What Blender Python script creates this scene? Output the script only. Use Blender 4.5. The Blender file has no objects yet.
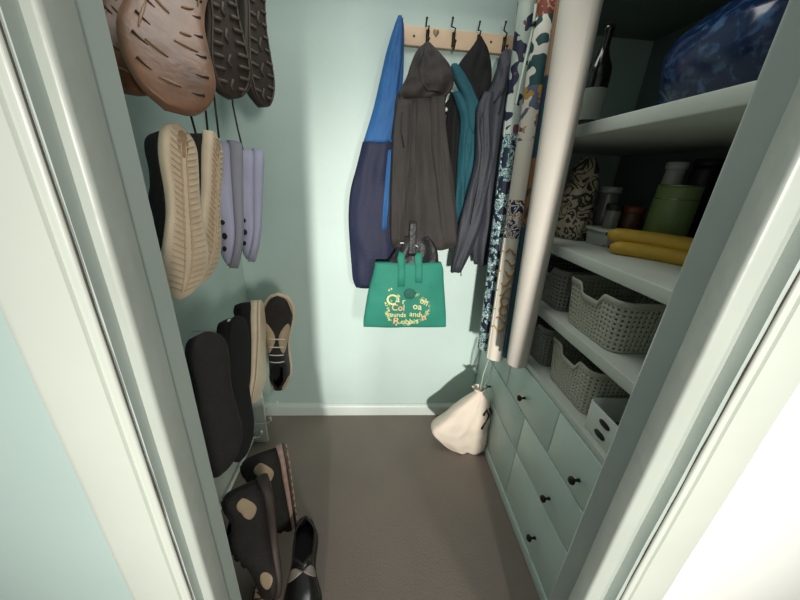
import bpy, bmesh, math, random
from mathutils import Vector, Matrix, noise as mnoise
random.seed(7)
PI = math.pi
scn = bpy.context.scene
COL = scn.collection

# ------------------------------------------------------------------ camera
F = 311.0
CAMPOS = Vector((0, 0, 1.25))
_d = Vector((-46, 783, F)).normalized()
_y = Vector((-22, -125, F)); _y = (_y - _d * _y.dot(_d)).normalized()
_x = _d.cross(_y)
ROWS = (_x, _y, -_d)
cam = bpy.data.cameras.new('camera')
cam.sensor_width = 36.0
cam.lens = 36.0 * F / 800.0
cam.clip_start = 0.02
cam_o = bpy.data.objects.new('camera', cam)
COL.objects.link(cam_o)
mw = Matrix.Identity(4)
for i in range(3):
    mw[i][0] = ROWS[i][0]; mw[i][1] = -ROWS[i][1]; mw[i][2] = -ROWS[i][2]
    mw[i][3] = CAMPOS[i]
cam_o.matrix_world = mw
scn.camera = cam_o

# ------------------------------------------------------------------ light and exposure
scn.view_settings.view_transform = 'Standard'
scn.view_settings.look = 'None'
scn.view_settings.gamma = 1.0
scn.view_settings.use_curve_mapping = False
scn.view_settings.exposure = 0.0
world = bpy.data.worlds.new('hall_daylight'); scn.world = world
world.use_nodes = True
bg = world.node_tree.nodes['Background']
bg.inputs[0].default_value = (0.94, 1.0, 1.0, 1); bg.inputs[1].default_value = 0.30


def area(name, loc, target, sx, sy, power, color):
    l = bpy.data.lights.new(name, 'AREA'); l.shape = 'RECTANGLE'; l.size = sx; l.size_y = sy
    l.energy = power; l.color = color
    o = bpy.data.objects.new(name, l); COL.objects.link(o)
    o.location = loc
    o.rotation_euler = (Vector(target) - Vector(loc)).to_track_quat('-Z', 'Y').to_euler()
    return o


sp = bpy.data.lights.new('hall_spot', 'SPOT'); sp.energy = 2600; sp.color = (1.0, 0.95, 0.88)
sp.spot_size = math.radians(18); sp.spot_blend = 1.0; sp.shadow_soft_size = 0.20
spo = bpy.data.objects.new('hall_spot', sp); COL.objects.link(spo); spo.location = (-0.18, -6.0, 1.45)
spo.rotation_euler = (Vector((0.20, 0.5, 0.80)) - spo.location).to_track_quat('-Z', 'Y').to_euler()
area('side_fill_light', (2.6, -4.6, 1.6), (-0.3, 1.0, 0.9), 0.6, 1.0, 115, (1.0, 0.94, 0.86))  # fill added from the right to brighten the shoe soles

area('closet_fill_light', (0.05, 0.85, 2.23), (0.05, 0.85, 0.0), 0.5, 0.5, 4.5, (1.0, 1.0, 0.96))  # unseen fill added overhead to lift the closet interior
# ------------------------------------------------------------------ helpers


def ray(px, py):
    v = Vector((px - 400, py - 300, F))
    return Vector((ROWS[0].dot(v), ROWS[1].dot(v), ROWS[2].dot(v)))


def at_x(px, py, X):
    r = ray(px, py); return CAMPOS + r * (X / r.x)


def at_y(px, py, Y):
    r = ray(px, py); return CAMPOS + r * (Y / r.y)


def at_z(px, py, Z):
    r = ray(px, py); return CAMPOS + r * ((Z - CAMPOS.z) / r.z)


def srgb(r, g, b):
    def f(c):
        c /= 255.0
        return c / 12.92 if c <= 0.04045 else ((c + 0.055) / 1.055) ** 2.4
    return (f(r), f(g), f(b), 1)


def mat(name, col, rough=0.6, var=0.12, scale=8.0, bump=0.0, bscale=60.0, metal=0.0, spec=0.5, sheen=0.0):
    m = bpy.data.materials.new(name); m.use_nodes = True
    nt = m.node_tree; b = nt.nodes['Principled BSDF']
    b.inputs['Roughness'].default_value = rough
    b.inputs['Metallic'].default_value = metal
    b.inputs['Specular IOR Level'].default_value = spec
    if sheen: b.inputs['Sheen Weight'].default_value = sheen
    tc = nt.nodes.new('ShaderNodeTexCoord')
    n = nt.nodes.new('ShaderNodeTexNoise'); n.inputs['Scale'].default_value = scale
    n.inputs['Detail'].default_value = 4
    nt.links.new(tc.outputs['Object'], n.inputs['Vector'])
    r = nt.nodes.new('ShaderNodeMapRange')
    r.inputs['From Min'].default_value = 0.3; r.inputs['From Max'].default_value = 0.7
    r.inputs['To Min'].default_value = 1 - var; r.inputs['To Max'].default_value = 1 + var
    nt.links.new(n.outputs['Fac'], r.inputs['Value'])
    mx = nt.nodes.new('ShaderNodeVectorMath'); mx.operation = 'SCALE'
    mx.inputs[0].default_value = col[:3]
    nt.links.new(r.outputs[0], mx.inputs['Scale'])
    nt.links.new(mx.outputs[0], b.inputs['Base Color'])
    if bump:
        n2 = nt.nodes.new('ShaderNodeTexNoise'); n2.inputs['Scale'].default_value = bscale
        n2.inputs['Detail'].default_value = 3
        nt.links.new(tc.outputs['Object'], n2.inputs['Vector'])
        bp = nt.nodes.new('ShaderNodeBump'); bp.inputs['Strength'].default_value = bump
        bp.inputs['Distance'].default_value = 0.01
        nt.links.new(n2.outputs['Fac'], bp.inputs['Height'])
        nt.links.new(bp.outputs[0], b.inputs['Normal'])
    return m


def link_mesh(name, me, m, parent=None, smooth=True):
    o = bpy.data.objects.new(name, me); COL.objects.link(o)
    if m is not None:
        for mm in (m if isinstance(m, (list, tuple)) else [m]): me.materials.append(mm)
    if parent is not None: o.parent = parent
    if smooth:
        for p in me.polygons: p.use_smooth = True
    return o


def from_pydata(name, vs, fs, m, parent=None, smooth=True):
    me = bpy.data.meshes.new(name)
    me.from_pydata([tuple(v) for v in vs], [], fs); me.validate()
    bm = bmesh.new(); bm.from_mesh(me)
    bmesh.ops.remove_doubles(bm, verts=bm.verts, dist=1e-6)
    bmesh.ops.recalc_face_normals(bm, faces=bm.faces)
    bm.to_mesh(me); bm.free()
    return link_mesh(name, me, m, parent, smooth)


def tag(o, label=None, cat=None, group=None, kind=None):
    if label: o['label'] = label
    if cat: o['category'] = cat
    if group: o['group'] = group
    if kind: o['kind'] = kind
    return o


def thing(name, loc, label, cat, group=None, rz=0):
    o = bpy.data.objects.new(name, None); COL.objects.link(o)
    o.empty_display_size = 0.05
    o.location = loc; o.rotation_euler = (0, 0, rz)
    tag(o, label, cat, group)
    return o


class MB:
    """collects vertices and faces of one mesh"""
    def __init__(s): s.v = []; s.f = []

    def grid(s, rows, closed_u=False, closed_v=False):
        b = len(s.v); nr = len(rows); nc = len(rows[0])
        for r in rows: s.v += [Vector(p) for p in r]
        for i in range(nr if closed_v else nr - 1):
            for j in range(nc if closed_u else nc - 1):
                a = b + i * nc + j; c = b + i * nc + (j + 1) % nc
                i2 = (i + 1) % nr
                s.f.append((a, c, b + i2 * nc + (j + 1) % nc, b + i2 * nc + j))
        return b

    def loft(s, rings, cap=True):
        b = s.grid(rings, closed_u=True)
        n = len(rings[0])
        if cap:
            s.f.append(tuple(b + j for j in range(n))[::-1])
            e = b + (len(rings) - 1) * n
            s.f.append(tuple(e + j for j in range(n)))
        return s

    def tube(s, pts, r, n=8, cap=True):
        pts = [Vector(p) for p in pts]
        rr = r if isinstance(r, (list, tuple)) else [r] * len(pts)
        rings = []; up = None
        for i, p in enumerate(pts):
            t = (pts[min(i + 1, len(pts) - 1)] - pts[max(i - 1, 0)])
            if t.length < 1e-9: t = Vector((0, 0, 1))
            t.normalize()
            if up is None:
                up = t.orthogonal().normalized()
            else:
                up = (up - t * up.dot(t))
                up = up.normalized() if up.length > 1e-6 else t.orthogonal().normalized()
            w = t.cross(up)
            rings.append([p + (up * math.cos(a) + w * math.sin(a)) * rr[i] for a in [2 * PI * k / n for k in range(n)]])
        s.loft(rings, cap); return s

    def box(s, x0, x1, y0, y1, z0, z1, bev=0.0):
        bm = bmesh.new()
        bmesh.ops.create_cube(bm, size=1)
        for v in bm.verts:
            v.co = Vector(((x0 + x1) / 2 + v.co.x * (x1 - x0), (y0 + y1) / 2 + v.co.y * (y1 - y0), (z0 + z1) / 2 + v.co.z * (z1 - z0)))
        if bev: bmesh.ops.bevel(bm, geom=bm.edges[:], offset=bev, segments=2, affect='EDGES', profile=0.5)
        s.add_bm(bm); return s

    def add_bm(s, bm):
        bm.verts.ensure_lookup_table(); bm.verts.index_update()
        b = len(s.v); s.v += [v.co.copy() for v in bm.verts]
        for f in bm.faces: s.f.append(tuple(b + v.index for v in f.verts))
        bm.free()

    def lathe(s, prof, n=24, c=(0, 0, 0), cap=True):
        rings = [[Vector((c[0] + r * math.cos(2 * PI * k / n), c[1] + r * math.sin(2 * PI * k / n), c[2] + z)) for k in range(n)] for r, z in prof]
        s.loft(rings, cap); return s

    def ball(s, c, rx, ry=None, rz=None, n=12):
        ry = ry or rx; rz = rz or rx
        rings = []
        for i in range(1, n):
            t = PI * i / n
            rings.append([Vector((c[0] + rx * math.sin(t) * math.cos(a), c[1] + ry * math.sin(t) * math.sin(a), c[2] - rz * math.cos(t))) for a in [2 * PI * k / 14 for k in range(14)]])
        s.loft(rings); return s

    def xf(s, M):
        s.v = [M @ v for v in s.v]; return s

    def build(s, name, m, parent=None, smooth=True):
        return from_pydata(name, s.v, s.f, m, parent, smooth)


def shade_angle(o, deg=35):
    """keep hard edges sharp"""
    me = o.data
    bm = bmesh.new(); bm.from_mesh(me)
    for e in bm.edges:
        if len(e.link_faces) == 2 and e.calc_face_angle(0) > math.radians(deg): e.smooth = False
    bm.to_mesh(me); bm.free()
    return o


def boxobj(name, x0, x1, y0, y1, z0, z1, m, parent=None, bev=0.003):
    return shade_angle(MB().box(x0, x1, y0, y1, z0, z1, bev).build(name, m, parent), 50)


def interp(tab, x):
    """smooth (monotone-ish) interpolation of [(x, a, b, ...)]"""
    if x <= tab[0][0]: return list(tab[0][1:])
    for i in range(len(tab) - 1):
        if x <= tab[i + 1][0]:
            t = (x - tab[i][0]) / (tab[i + 1][0] - tab[i][0])
            out = []
            for k in range(1, len(tab[0])):
                p1, p2 = tab[i][k], tab[i + 1][k]
                h = tab[i + 1][0] - tab[i][0]
                m1 = (p2 - tab[i - 1][k]) / (tab[i + 1][0] - tab[i - 1][0]) * h if i > 0 else (p2 - p1)
                m2 = (tab[i + 2][k] - p1) / (tab[i + 2][0] - tab[i][0]) * h if i + 2 < len(tab) else (p2 - p1)
                t2, t3 = t * t, t * t * t
                out.append((2 * t3 - 3 * t2 + 1) * p1 + (t3 - 2 * t2 + t) * m1 + (-2 * t3 + 3 * t2) * p2 + (t3 - t2) * m2)
            return out
    return list(tab[-1][1:])


# ------------------------------------------------------------------ materials of the room
M_wall = mat('pale teal wall paint', srgb(186, 206, 200), 0.5, 0.04, 3, 0.08, 25)
M_front = mat('dimmed hall wall paint', srgb(160, 180, 175), 0.6, 0.03, 3, 0.06, 30)  # colour darkened so the wall outside the beam reads dimmer
M_ceil = mat('closet ceiling paint', srgb(200, 210, 204), 0.7, 0.03)
M_floor = mat('grey brown floor covering', srgb(134, 122, 113), 0.75, 0.10, 2.2, 0.15, 160)
M_gloss = mat('pale green white gloss paint', srgb(186, 193, 184), 0.32, 0.03, 5, 0.12, 14)
M_jamb = mat('grey green gloss paint', srgb(166, 174, 166), 0.35, 0.05, 5, 0.2, 14)
M_lining = mat('teal lining paint', srgb(178, 190, 183), 0.4, 0.05, 5, 0.15, 14)
M_skirt = mat('white skirting paint', srgb(205, 216, 210), 0.4, 0.03, 5, 0.1, 20)
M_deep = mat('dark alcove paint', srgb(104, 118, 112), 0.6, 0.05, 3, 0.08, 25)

# ------------------------------------------------------------------ the room
XL, XR, YB, ZC = -0.595, 1.035, 1.40, 2.25
YF0, YF1 = 0.309, 0.414            # the wall with the door opening
OXL, OXR = -0.274, 0.447           # clear opening

def struct(o):
    o['kind'] = 'structure'; return o


struct(boxobj('floor', -2.2, 2.4, -3.2, YB + 0.1, -0.08, 0.0, M_floor, bev=0))
struct(boxobj('wall_back', XL - 0.1, XR + 0.1, YB, YB + 0.1, 0, ZC + 0.1, M_wall, bev=0))
struct(boxobj('wall_left', XL - 0.1, XL, YF1, YB, 0, ZC + 0.1, M_wall, bev=0))
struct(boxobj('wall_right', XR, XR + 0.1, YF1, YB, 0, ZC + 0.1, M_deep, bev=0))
struct(boxobj('ceiling', XL, XR, YF1, YB, ZC, ZC + 0.1, M_ceil, bev=0))
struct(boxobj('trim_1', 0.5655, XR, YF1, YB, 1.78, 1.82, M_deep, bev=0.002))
DH = 1.79
w = MB()
w.box(-2.2, OXL - 0.02, YF0 + 0.012, YF1, 0, 2.6)
w.box(OXL - 0.02, OXR + 0.04, YF0 + 0.012, YF1, DH + 0.02, 2.6)
struct(w.build('wall_front', M_front, smooth=False))

struct(MB().box(OXR + 0.04, 2.4, YF0 + 0.012, YF1, 0, 2.6).build('wall_hall', mat('white hall wall paint', srgb(216, 220, 216), 0.55, 0.02, 4, 0.05, 30), smooth=False))
# skirting board with a small moulding on the back wall
prof = [(0, 0), (0.016, 0), (0.016, 0.055), (0.013, 0.062), (0.006, 0.070), (0, 0.072)]
b = MB()
rows = []
for x in (XL, XR):
    rows.append([Vector((x, YB - p[0], p[1])) for p in prof])
b.grid(rows); sk = struct(b.build('baseboard_back', M_skirt, smooth=False))
prof2 = [(XL + p[0], p[1]) for p in prof]
b = MB(); b.grid([[Vector((p[0], y, p[1])) for p in prof2] for y in (YF1, YB)])
struct(b.build('baseboard_left', M_skirt, smooth=False))
b = MB(); b.grid([[Vector((x, YF0 + 0.012 - p[0], p[1] * 2.2)) for p in prof] for x in (-2.2, -0.405)])
struct(b.build('baseboard_hall', M_lining, smooth=False))

# door frame: architrave, rebated jamb, stop and inner lining
fr = bpy.data.objects.new('door_1', None); COL.objects.link(fr); fr.location = (0.09, 0.36, 0); fr['kind'] = 'structure'
IM = Matrix.Translation((-0.09, -0.36, 0))


def fpart(name, mb, m, sm=True):
    o = mb.xf(IM).build(name, m, fr, sm); shade_angle(o, 40); return o


def wobble(mb, amp, seed):
    for i, v in enumerate(mb.v):
        n = mnoise.noise_vector(Vector((seed, v.z * 9, seed * 2)))
        mb.v[i] = v + Vector((n.x * amp, n.y * amp, 0))
    return mb


def strip(profile, z0=0.0, z1=1.9, n=40, amp=0.0007, seed=1.0):
    """vertical moulding from a closed XY outline"""
    mb = MB()
    rings = [[Vector((p[0], p[1], z0 + (z1 - z0) * i / n)) for p in profile] for i in range(n + 1)]
    mb.loft(rings); return wobble(mb, amp, seed)


def arch_profile(xi, s):
    """flat architrave board with a rounded inner arris, inner edge xi, outwards direction s"""
    pts = [(0, 0.012), (0, 0.003), (0.001, 0.001), (0.003, 0), (0.008, 0.0), (0.010, 0.0022), (0.013, 0.0022), (0.015, -0.001),
           (0.078, -0.001), (0.086, 0.001), (0.092, 0.006), (0.094, 0.012)]
    return [(xi + s * a, YF0 + bb) for a, bb in pts]


fpart('architrave', strip(arch_profile(-0.286, -1), seed=3), M_gloss)
fpart('architrave', strip(arch_profile(0.486, 1), seed=5), M_gloss)
M_crack = mat('dark paint crack', srgb(70, 66, 58), 0.9, 0.3, 60)
for xc, sd in ((-0.2855, 21.0), (0.4850, 23.0)):
    fpart('paint_crack', wobble(MB().tube([(xc + 0.0007 * mnoise.noise(Vector((sd, k * 0.4, 0))), YF0 + 0.0035, 0.05 + 1.75 * k / 60) for k in range(61)], [0.0004 + 0.0011 * max(0, 0.3 + mnoise.noise(Vector((k * 0.31, sd, 0)))) for k in range(61)], 6), 0.0004, sd), M_crack)
hd = MB().box(-0.37, 0.57, YF0, YF0 + 0.012, DH + 0.015, DH + 0.1, 0.002)
fpart('head_casing', hd, M_gloss)
# jambs (outer rebate face) and stops
fpart('jamb', strip([(-0.33, YF0 + 0.004), (-0.2875, YF0 + 0.004), (-0.284, YF0 + 0.007), (-0.284, 0.334), (-0.276, 0.414), (-0.279, 0.417), (-0.33, 0.417)], seed=7), M_lining)
fpart('jamb', strip([(0.52, YF0 + 0.004), (0.485, YF0 + 0.004), (0.4815, YF0 + 0.007), (0.4815, 0.334), (0.449, 0.414), (0.452, 0.417), (0.52, 0.417)], seed=9), M_lining)


def stop_profile(xo, xi, y0, y1):
    s = 1 if xi > xo else -1
    r = 0.006
    pts = [(xo, y0)]
    for k in range(5):
        a = PI / 2 * k / 4
        pts.append((xi - s * r + s * r * math.sin(a), y0 + r - r * math.cos(a)))
    pts += [(xi, y1 - 0.002), (xi - s * 0.002, y1), (xo, y1)]
    return pts


fpart('door_stop', strip(stop_profile(-0.286, -0.270, 0.332, 0.372), seed=11), M_jamb)
fpart('door_stop', strip(stop_profile(0.4835, 0.444, 0.334, 0.368), seed=13), M_jamb)
fpart('door_stop', MB().box(-0.286, 0.4835, 0.333, 0.372, DH - 0.02, DH + 0.006, 0.002), M_jamb)
fpart('head_jamb', MB().box(-0.33, 0.52, YF0 + 0.004, 0.417, DH, DH + 0.02, 0.001), M_lining)

# ------------------------------------------------------------------ fitted drawers and shelves on the right
M_teal = mat('pale teal eggshell furniture paint', srgb(194, 212, 205), 0.42, 0.04, 4, 0.05, 20)
M_shelf = mat('white shelf paint', srgb(196, 202, 193), 0.5, 0.05, 6, 0.05, 30)
M_knob = mat('dark bronze knob metal', srgb(38, 36, 34), 0.35, 0.1, 40, metal=0.6)
XD, ZD = 0.5655, 0.642
chest = thing('drawer_chest', (0.80, 0.91, 0), 'long pale teal fitted drawer chest with small dark knobs under the shelves', 'drawers')
CI = Matrix.Translation((-0.80, -0.91, 0))


def cpart(name, mb, m, parent=chest, ang=50):
    o = mb.xf(CI).build(name, m, parent); return shade_angle(o, ang)


y0c, y1c = 0.425, 1.39
c = MB()
c.box(XD + 0.018, XR - 0.004, y0c, y1c, 0.0, ZD - 0.022)
cpart('body', c, M_teal)
cpart('top_board', MB().box(XD + 0.001, XR - 0.004, y0c, y1c, ZD - 0.022, ZD, 0.003), M_shelf)
cpart('plinth', MB().box(XD - 0.006, XD + 0.018, y0c, y1c, 0.0, 0.045, 0.003), M_teal)
cpart('face_frame', MB().box(XD + 0.004, XD + 0.0185, y0c, y1c, 0.045, ZD - 0.022, 0.001), M_teal)


def knob_mb(y, z):
    prof = [(0.0055, 0), (0.0045, 0.004), (0.0038, 0.012), (0.006, 0.016), (0.0105, 0.019), (0.0115, 0.023), (0.0095, 0.0275), (0.004, 0.030)]
    mb = MB().lathe(prof, 18)
    mb.xf(Matrix.Translation((XD - 0.002, y, z)) @ Matrix.Rotation(-PI / 2, 4, 'Y'))
    return mb


rows_dr = [(0.455, 0.617, [(0.432, 0.708), (0.712, 1.048), (1.052, 1.386)], [0.565, 0.899, 1.215], 0.515),
           (0.285, 0.449, [(0.432, 0.872), (0.876, 1.386)], [0.641, 1.199], 0.338),
           (0.049, 0.279, [(0.432, 0.872), (0.876, 1.386)], [0.646, 1.17], 0.139)]
for z0, z1, spans, ks, kz in rows_dr:
    for (ya, yb), ky in zip(spans, ks):
        dr = cpart('drawer', MB().box(XD - 0.002, XD + 0.02, ya, yb, z0, z1, 0.0015), M_teal)
        k = knob_mb(ky, kz).xf(CI).build('knob', M_knob, dr); k['label'] = 'dark metal knob'

SH = [(0.830, 0.862), (1.045, 1.076), (1.382, 1.415)]
sl = ['lower white shelf board with grey woven baskets standing on it', 'middle white shelf board holding bananas, jars and a green tin',
      'top white shelf board with a dark bottle and blue wrapped pack on it']
for (z0, z1), lb in zip(SH, sl):
    o = boxobj('shelf', XD, XR, 0.42, YB, z0, z1, M_shelf, bev=0.003)
    tag(o, lb, 'shelf', 'white alcove shelves')

# ------------------------------------------------------------------ baskets
M_bas = mat('warm grey basket plastic', srgb(176, 176, 160), 0.5, 0.05, 8)
M_basd = mat('dark grey basket plastic', srgb(116, 116, 110), 0.5, 0.05, 8)


def basket(loc, dx, dy, h, m, label, cell=0.0075, notch=True):
    """tapered lattice basket, front face on -X with a hand cut-out in the rim"""
    t = thing('storage_basket', loc, label, 'basket', 'woven plastic baskets on the shelves')
    rc = 0.03
    def peri(sx, sy, n):
        pts = []
        L1, L2 = 2 * (sx - rc), 2 * (sy - rc); arc = PI / 2 * rc
        tot = 2 * (L1 + L2) + 4 * arc
        for i in range(n):
            s = tot * ((i // 2) * 2 + (i % 2) * 1.22) / n
            segs = [('l', L2, (-sx, sy - rc), (0, -1)), ('a', arc, (-sx + rc, -sy + rc), PI), ('l', L1, (-sx + rc, -sy), (1, 0)), ('a', arc, (sx - rc, -sy + rc), 1.5 * PI),
                    ('l', L2, (sx, -sy + rc), (0, 1)), ('a', arc, (sx - rc, sy - rc), 0), ('l', L1, (sx - rc, sy), (-1, 0)), ('a', arc, (-sx + rc, sy - rc), PI / 2)]
            for k in segs:
                if s <= k[1] + 1e-9:
                    if k[0] == 'l': pts.append((k[2][0] + k[3][0] * s, k[2][1] + k[3][1] * s))
                    else:
                        a = k[3] + s / rc; pts.append((k[2][0] + rc * math.cos(a), k[2][1] + rc * math.sin(a)))
                    break
                s -= k[1]
        return pts
    n = int(2 * (dx + dy) / cell / 2) * 2
    nz = int(h / cell / 2) * 2 + 1
    top = peri(dx / 2, dy / 2, n); bot = peri(dx / 2 * 0.88, dy / 2 * 0.92, n)
    def ztop(p):
        if notch and p[0] < -dx / 2 + 0.012:
            a = abs(p[1]) / (dy * 0.5)
            if a < 0.27: return h - 0.028
            if a < 0.42: return h - 0.028 * (0.42 - a) / 0.15
        return h
    def P(j, i, off=0.0):
        f = ((i // 2) * 2 + (i % 2) * 1.2) / nz if i < nz else 1.0; tp, bp = top[j], bot[j]
        z = 0.002 + (ztop(tp) - 0.014 - 0.002) * f
        fz = z / h
        return Vector((bp[0] + (tp[0] - bp[0]) * fz, bp[1] + (tp[1] - bp[1]) * fz, z))
    vs, fs = [], []
    for i in range(nz + 1):
        for j in range(n): vs.append(P(j, i))
    for i in range(nz):
        for j in range(n):
            if i % 2 == 1 and j % 2 == 1: continue
            fs.append((i * n + j, i * n + (j + 1) % n, (i + 1) * n + (j + 1) % n, (i + 1) * n + j))
    o = from_pydata('lattice_wall', vs, fs, m, t)
    md = o.modifiers.new('thickness', 'SOLIDIFY'); md.thickness = 0.0022; md.offset = 0
    # rim band
    rings = []
    for (dz, off) in ((-0.016, 0.001), (-0.002, 0.002), (0, 0.0008), (0, -0.001), (-0.016, -0.0015)):
        r = []
        for j in range(n):
            p = top[j]; l = math.hypot(*p); z = ztop(p)
            r.append(Vector((p[0] * (1 + off / l), p[1] * (1 + off / l), z + dz)))
        rings.append(r)
    mb = MB(); mb.grid(rings, closed_u=True, closed_v=True); mb.build('rim', m, t)
    mb = MB(); rr = [Vector((p[0], p[1], 0.002)) for p in bot]
    mb.v = rr + [Vector((p.x, p.y, 0.0045)) for p in rr]; nn = len(rr)
    mb.f = [tuple(range(nn))[::-1], tuple(range(nn, 2 * nn))] + [(j, (j + 1) % nn, nn + (j + 1) % nn, nn + j) for j in range(nn)]
    mb.build('base', m, t)
    return t


basket((0.715, 0.748, 0.862), 0.27, 0.225, 0.142, M_bas, 'light grey lattice basket in the middle of the lower white shelf')
basket((0.712, 0.998, 0.862), 0.25, 0.20, 0.14, M_basd, 'darker grey lattice basket on the lower white shelf beside the paper rolls')
basket((0.712, 0.768, 0.642), 0.25, 0.225, 0.150, M_bas, 'light grey lattice basket standing on the teal drawer top')
basket((0.712, 1.006, 0.642), 0.25, 0.20, 0.150, M_basd, 'dark grey lattice basket on the drawer top beside the paper rolls')

# white plastic tub with oval grip holes
M_tub = mat('white tub plastic', srgb(206, 212, 206), 0.4, 0.03, 6)
M_dark = mat('dark interior', srgb(22, 24, 22), 0.8, 0.1, 10)
M_silver = mat('brushed grey tub lining', srgb(120, 125, 116), 0.4, 0.05, 10)
tub = thing('storage_tub', (0.668, 0.550, ZD), 'white plastic tub with two oval grip holes at the near end of the drawer top', 'tub')
mb = MB()
tx, ty, th = 0.090, 0.088, 0.088
def rrect(sx, sy, r, n=6):
    out = []
    for cx, cy, a0 in ((sx - r, sy - r, 0), (-sx + r, sy - r, PI / 2), (-sx + r, -sy + r, PI), (sx - r, -sy + r, 1.5 * PI)):
        for k in range(n + 1):
            a = a0 + PI / 2 * k / n; out.append((cx + r * math.cos(a), cy + r * math.sin(a)))
    return out
def rr_ring(sx, sy, r, z): return [Vector((p[0], p[1], z)) for p in rrect(sx, sy, r)]
mb.loft([rr_ring(tx - 0.004, ty - 0.004, 0.012, 0), rr_ring(tx - 0.002, ty - 0.002, 0.014, 0.004), rr_ring(tx, ty, 0.014, th - 0.003), rr_ring(tx - 0.001, ty - 0.001, 0.014, th),
         rr_ring(tx - 0.004, ty - 0.004, 0.012, th), rr_ring(tx - 0.005, ty - 0.005, 0.012, 0.006)])
mb.build('shell', M_tub, tub)
for yy, zz in ((0.022, 0.026), (0.018, 0.062)):
    g = MB()
    out = []
    for k in range(20):
        a = 2 * PI * k / 20; out.append((0.0065 * math.cos(a) , 0.013 * math.sin(a) + (0.005 if math.sin(a) > 0 else -0.005)))
    g.loft([[Vector((-tx - 0.0012, yy + p[1], zz + p[0] * 1.2)) for p in out], [Vector((-tx + 0.004, yy + p[1], zz + p[0] * 1.2)) for p in out]])
    g.build('grip_hole_patch', M_dark, tub)  # solid dark oval, its colour stands for the shade inside a hole
g = MB(); g.box(-tx + 0.008, tx - 0.008, -ty + 0.008, ty - 0.008, 0.008, 0.012); g.build('inner_floor', M_silver, tub)

# ------------------------------------------------------------------ things on the middle and top shelf
M_ban = mat('banana skin', srgb(196, 158, 50), 0.5, 0.1, 30)
M_bantip = mat('banana tip', srgb(70, 52, 24), 0.7, 0.2, 60)
ZM, ZT, ZLO = 1.076, 1.415, 0.862


def banana(p0, p1, sag, rad, label):
    p0, p1 = Vector(p0), Vector(p1)
    t = thing('banana', (p0 + p1) / 2 - Vector((0, 0, rad)), label, 'banana', 'bananas on the middle shelf')
    org = t.location.copy()
    side = Vector((0, 0, 1)).cross(p1 - p0).normalized()
    rings = []
    N = 22
    for i in range(N + 1):
        f = i / N
        c = p0.lerp(p1, f) + side * sag * (4 * f * (1 - f))
        tg = (p1 - p0).normalized() + side * sag * 4 * (1 - 2 * f) / (p1 - p0).length
        tg.normalize(); u = Vector((0, 0, 1)); wv = tg.cross(u).normalized()
        r = rad * (0.35 + 0.65 * min(1, f / 0.10) ** 0.5) if f < 0.5 else rad * (0.32 + 0.68 * min(1, (1 - f) / 0.2) ** 0.7)
        rings.append([c - org + (wv * math.cos(2 * PI * k / 15) + u * math.sin(2 * PI * k / 15)) * r * (1 + 0.05 * math.cos(5 * 2 * PI * k / 15)) for k in range(15)])
    MB().loft(rings).build('skin', M_ban, t)
    tgt = (p1 - p0).normalized()
    MB().tube([p1 - org - tgt * 0.002, p1 - org + (tgt - side * 0.6) * 0.012, p1 - org + (tgt - side * 0.9) * 0.026], [rad * 0.33, rad * 0.28, rad * 0.32], 8).build('stem', M_bantip, t)
    MB().ball(p0 - org, rad * 0.26).build('tip', M_bantip, t)
    return t


banana((0.672, 0.850, ZM + 0.019), (0.812, 0.672, ZM + 0.019), 0.022, 0.020, 'yellow banana lying nearest the shelf edge')
banana((0.668, 0.868, ZM + 0.052), (0.808, 0.690, ZM + 0.052), 0.022, 0.020, 'yellow banana lying on top of the nearest banana')
banana((0.760, 0.860, ZM + 0.019), (0.885, 0.690, ZM + 0.019), 0.024, 0.020, 'yellow banana behind the other two by the green tin')

# green tin with metal rims, red jar, white and dark jars
M_green = mat('green tin paint', srgb(130, 150, 92), 0.4, 0.08, 10)
M_metal = mat('tin rim metal', srgb(190, 188, 170), 0.25, 0.05, 20, metal=0.9)
M_glass = mat('jar glass', srgb(120, 120, 110), 0.1, 0.05, 10, spec=0.8)
M_white = mat('white ceramic', srgb(205, 205, 196), 0.35, 0.03, 10)
M_black = mat('black plastic', srgb(26, 26, 26), 0.4, 0.1, 20)
M_red = mat('red jar contents', srgb(120, 56, 36), 0.4, 0.2, 40)
M_jarbrown = mat('brown jar contents', srgb(88, 58, 40), 0.4, 0.25, 40)


def jar(name, loc, r, h, m, label, cat, lid=None, lidh=0.016, rims=False, neck=None):
    t = thing(name, loc, label, cat)
    nr = neck or r * 0.94
    MB().lathe([(r * 0.93, 0), (r, 0.004), (r, h * 0.80), (r * 0.97, h * 0.86), (nr, h * 0.93), (nr, h)], 28).build('body', m, t)
    if lid:
        MB().lathe([(nr + 0.003, h - 0.004), (nr + 0.004, h), (nr + 0.004, h + lidh - 0.002), (nr + 0.002, h + lidh)], 28).build('lid', lid, t)
    if rims:
        for z in (0.003, h * 0.80, h - 0.002):
            rr = r if z < h * 0.85 else nr
            g = MB(); g.tube([(rr * math.cos(a), rr * math.sin(a), z) for a in [2 * PI * k / 32 for k in range(33)]], 0.0016, 6); g.build('rim', M_metal, t)
    return t


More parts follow.
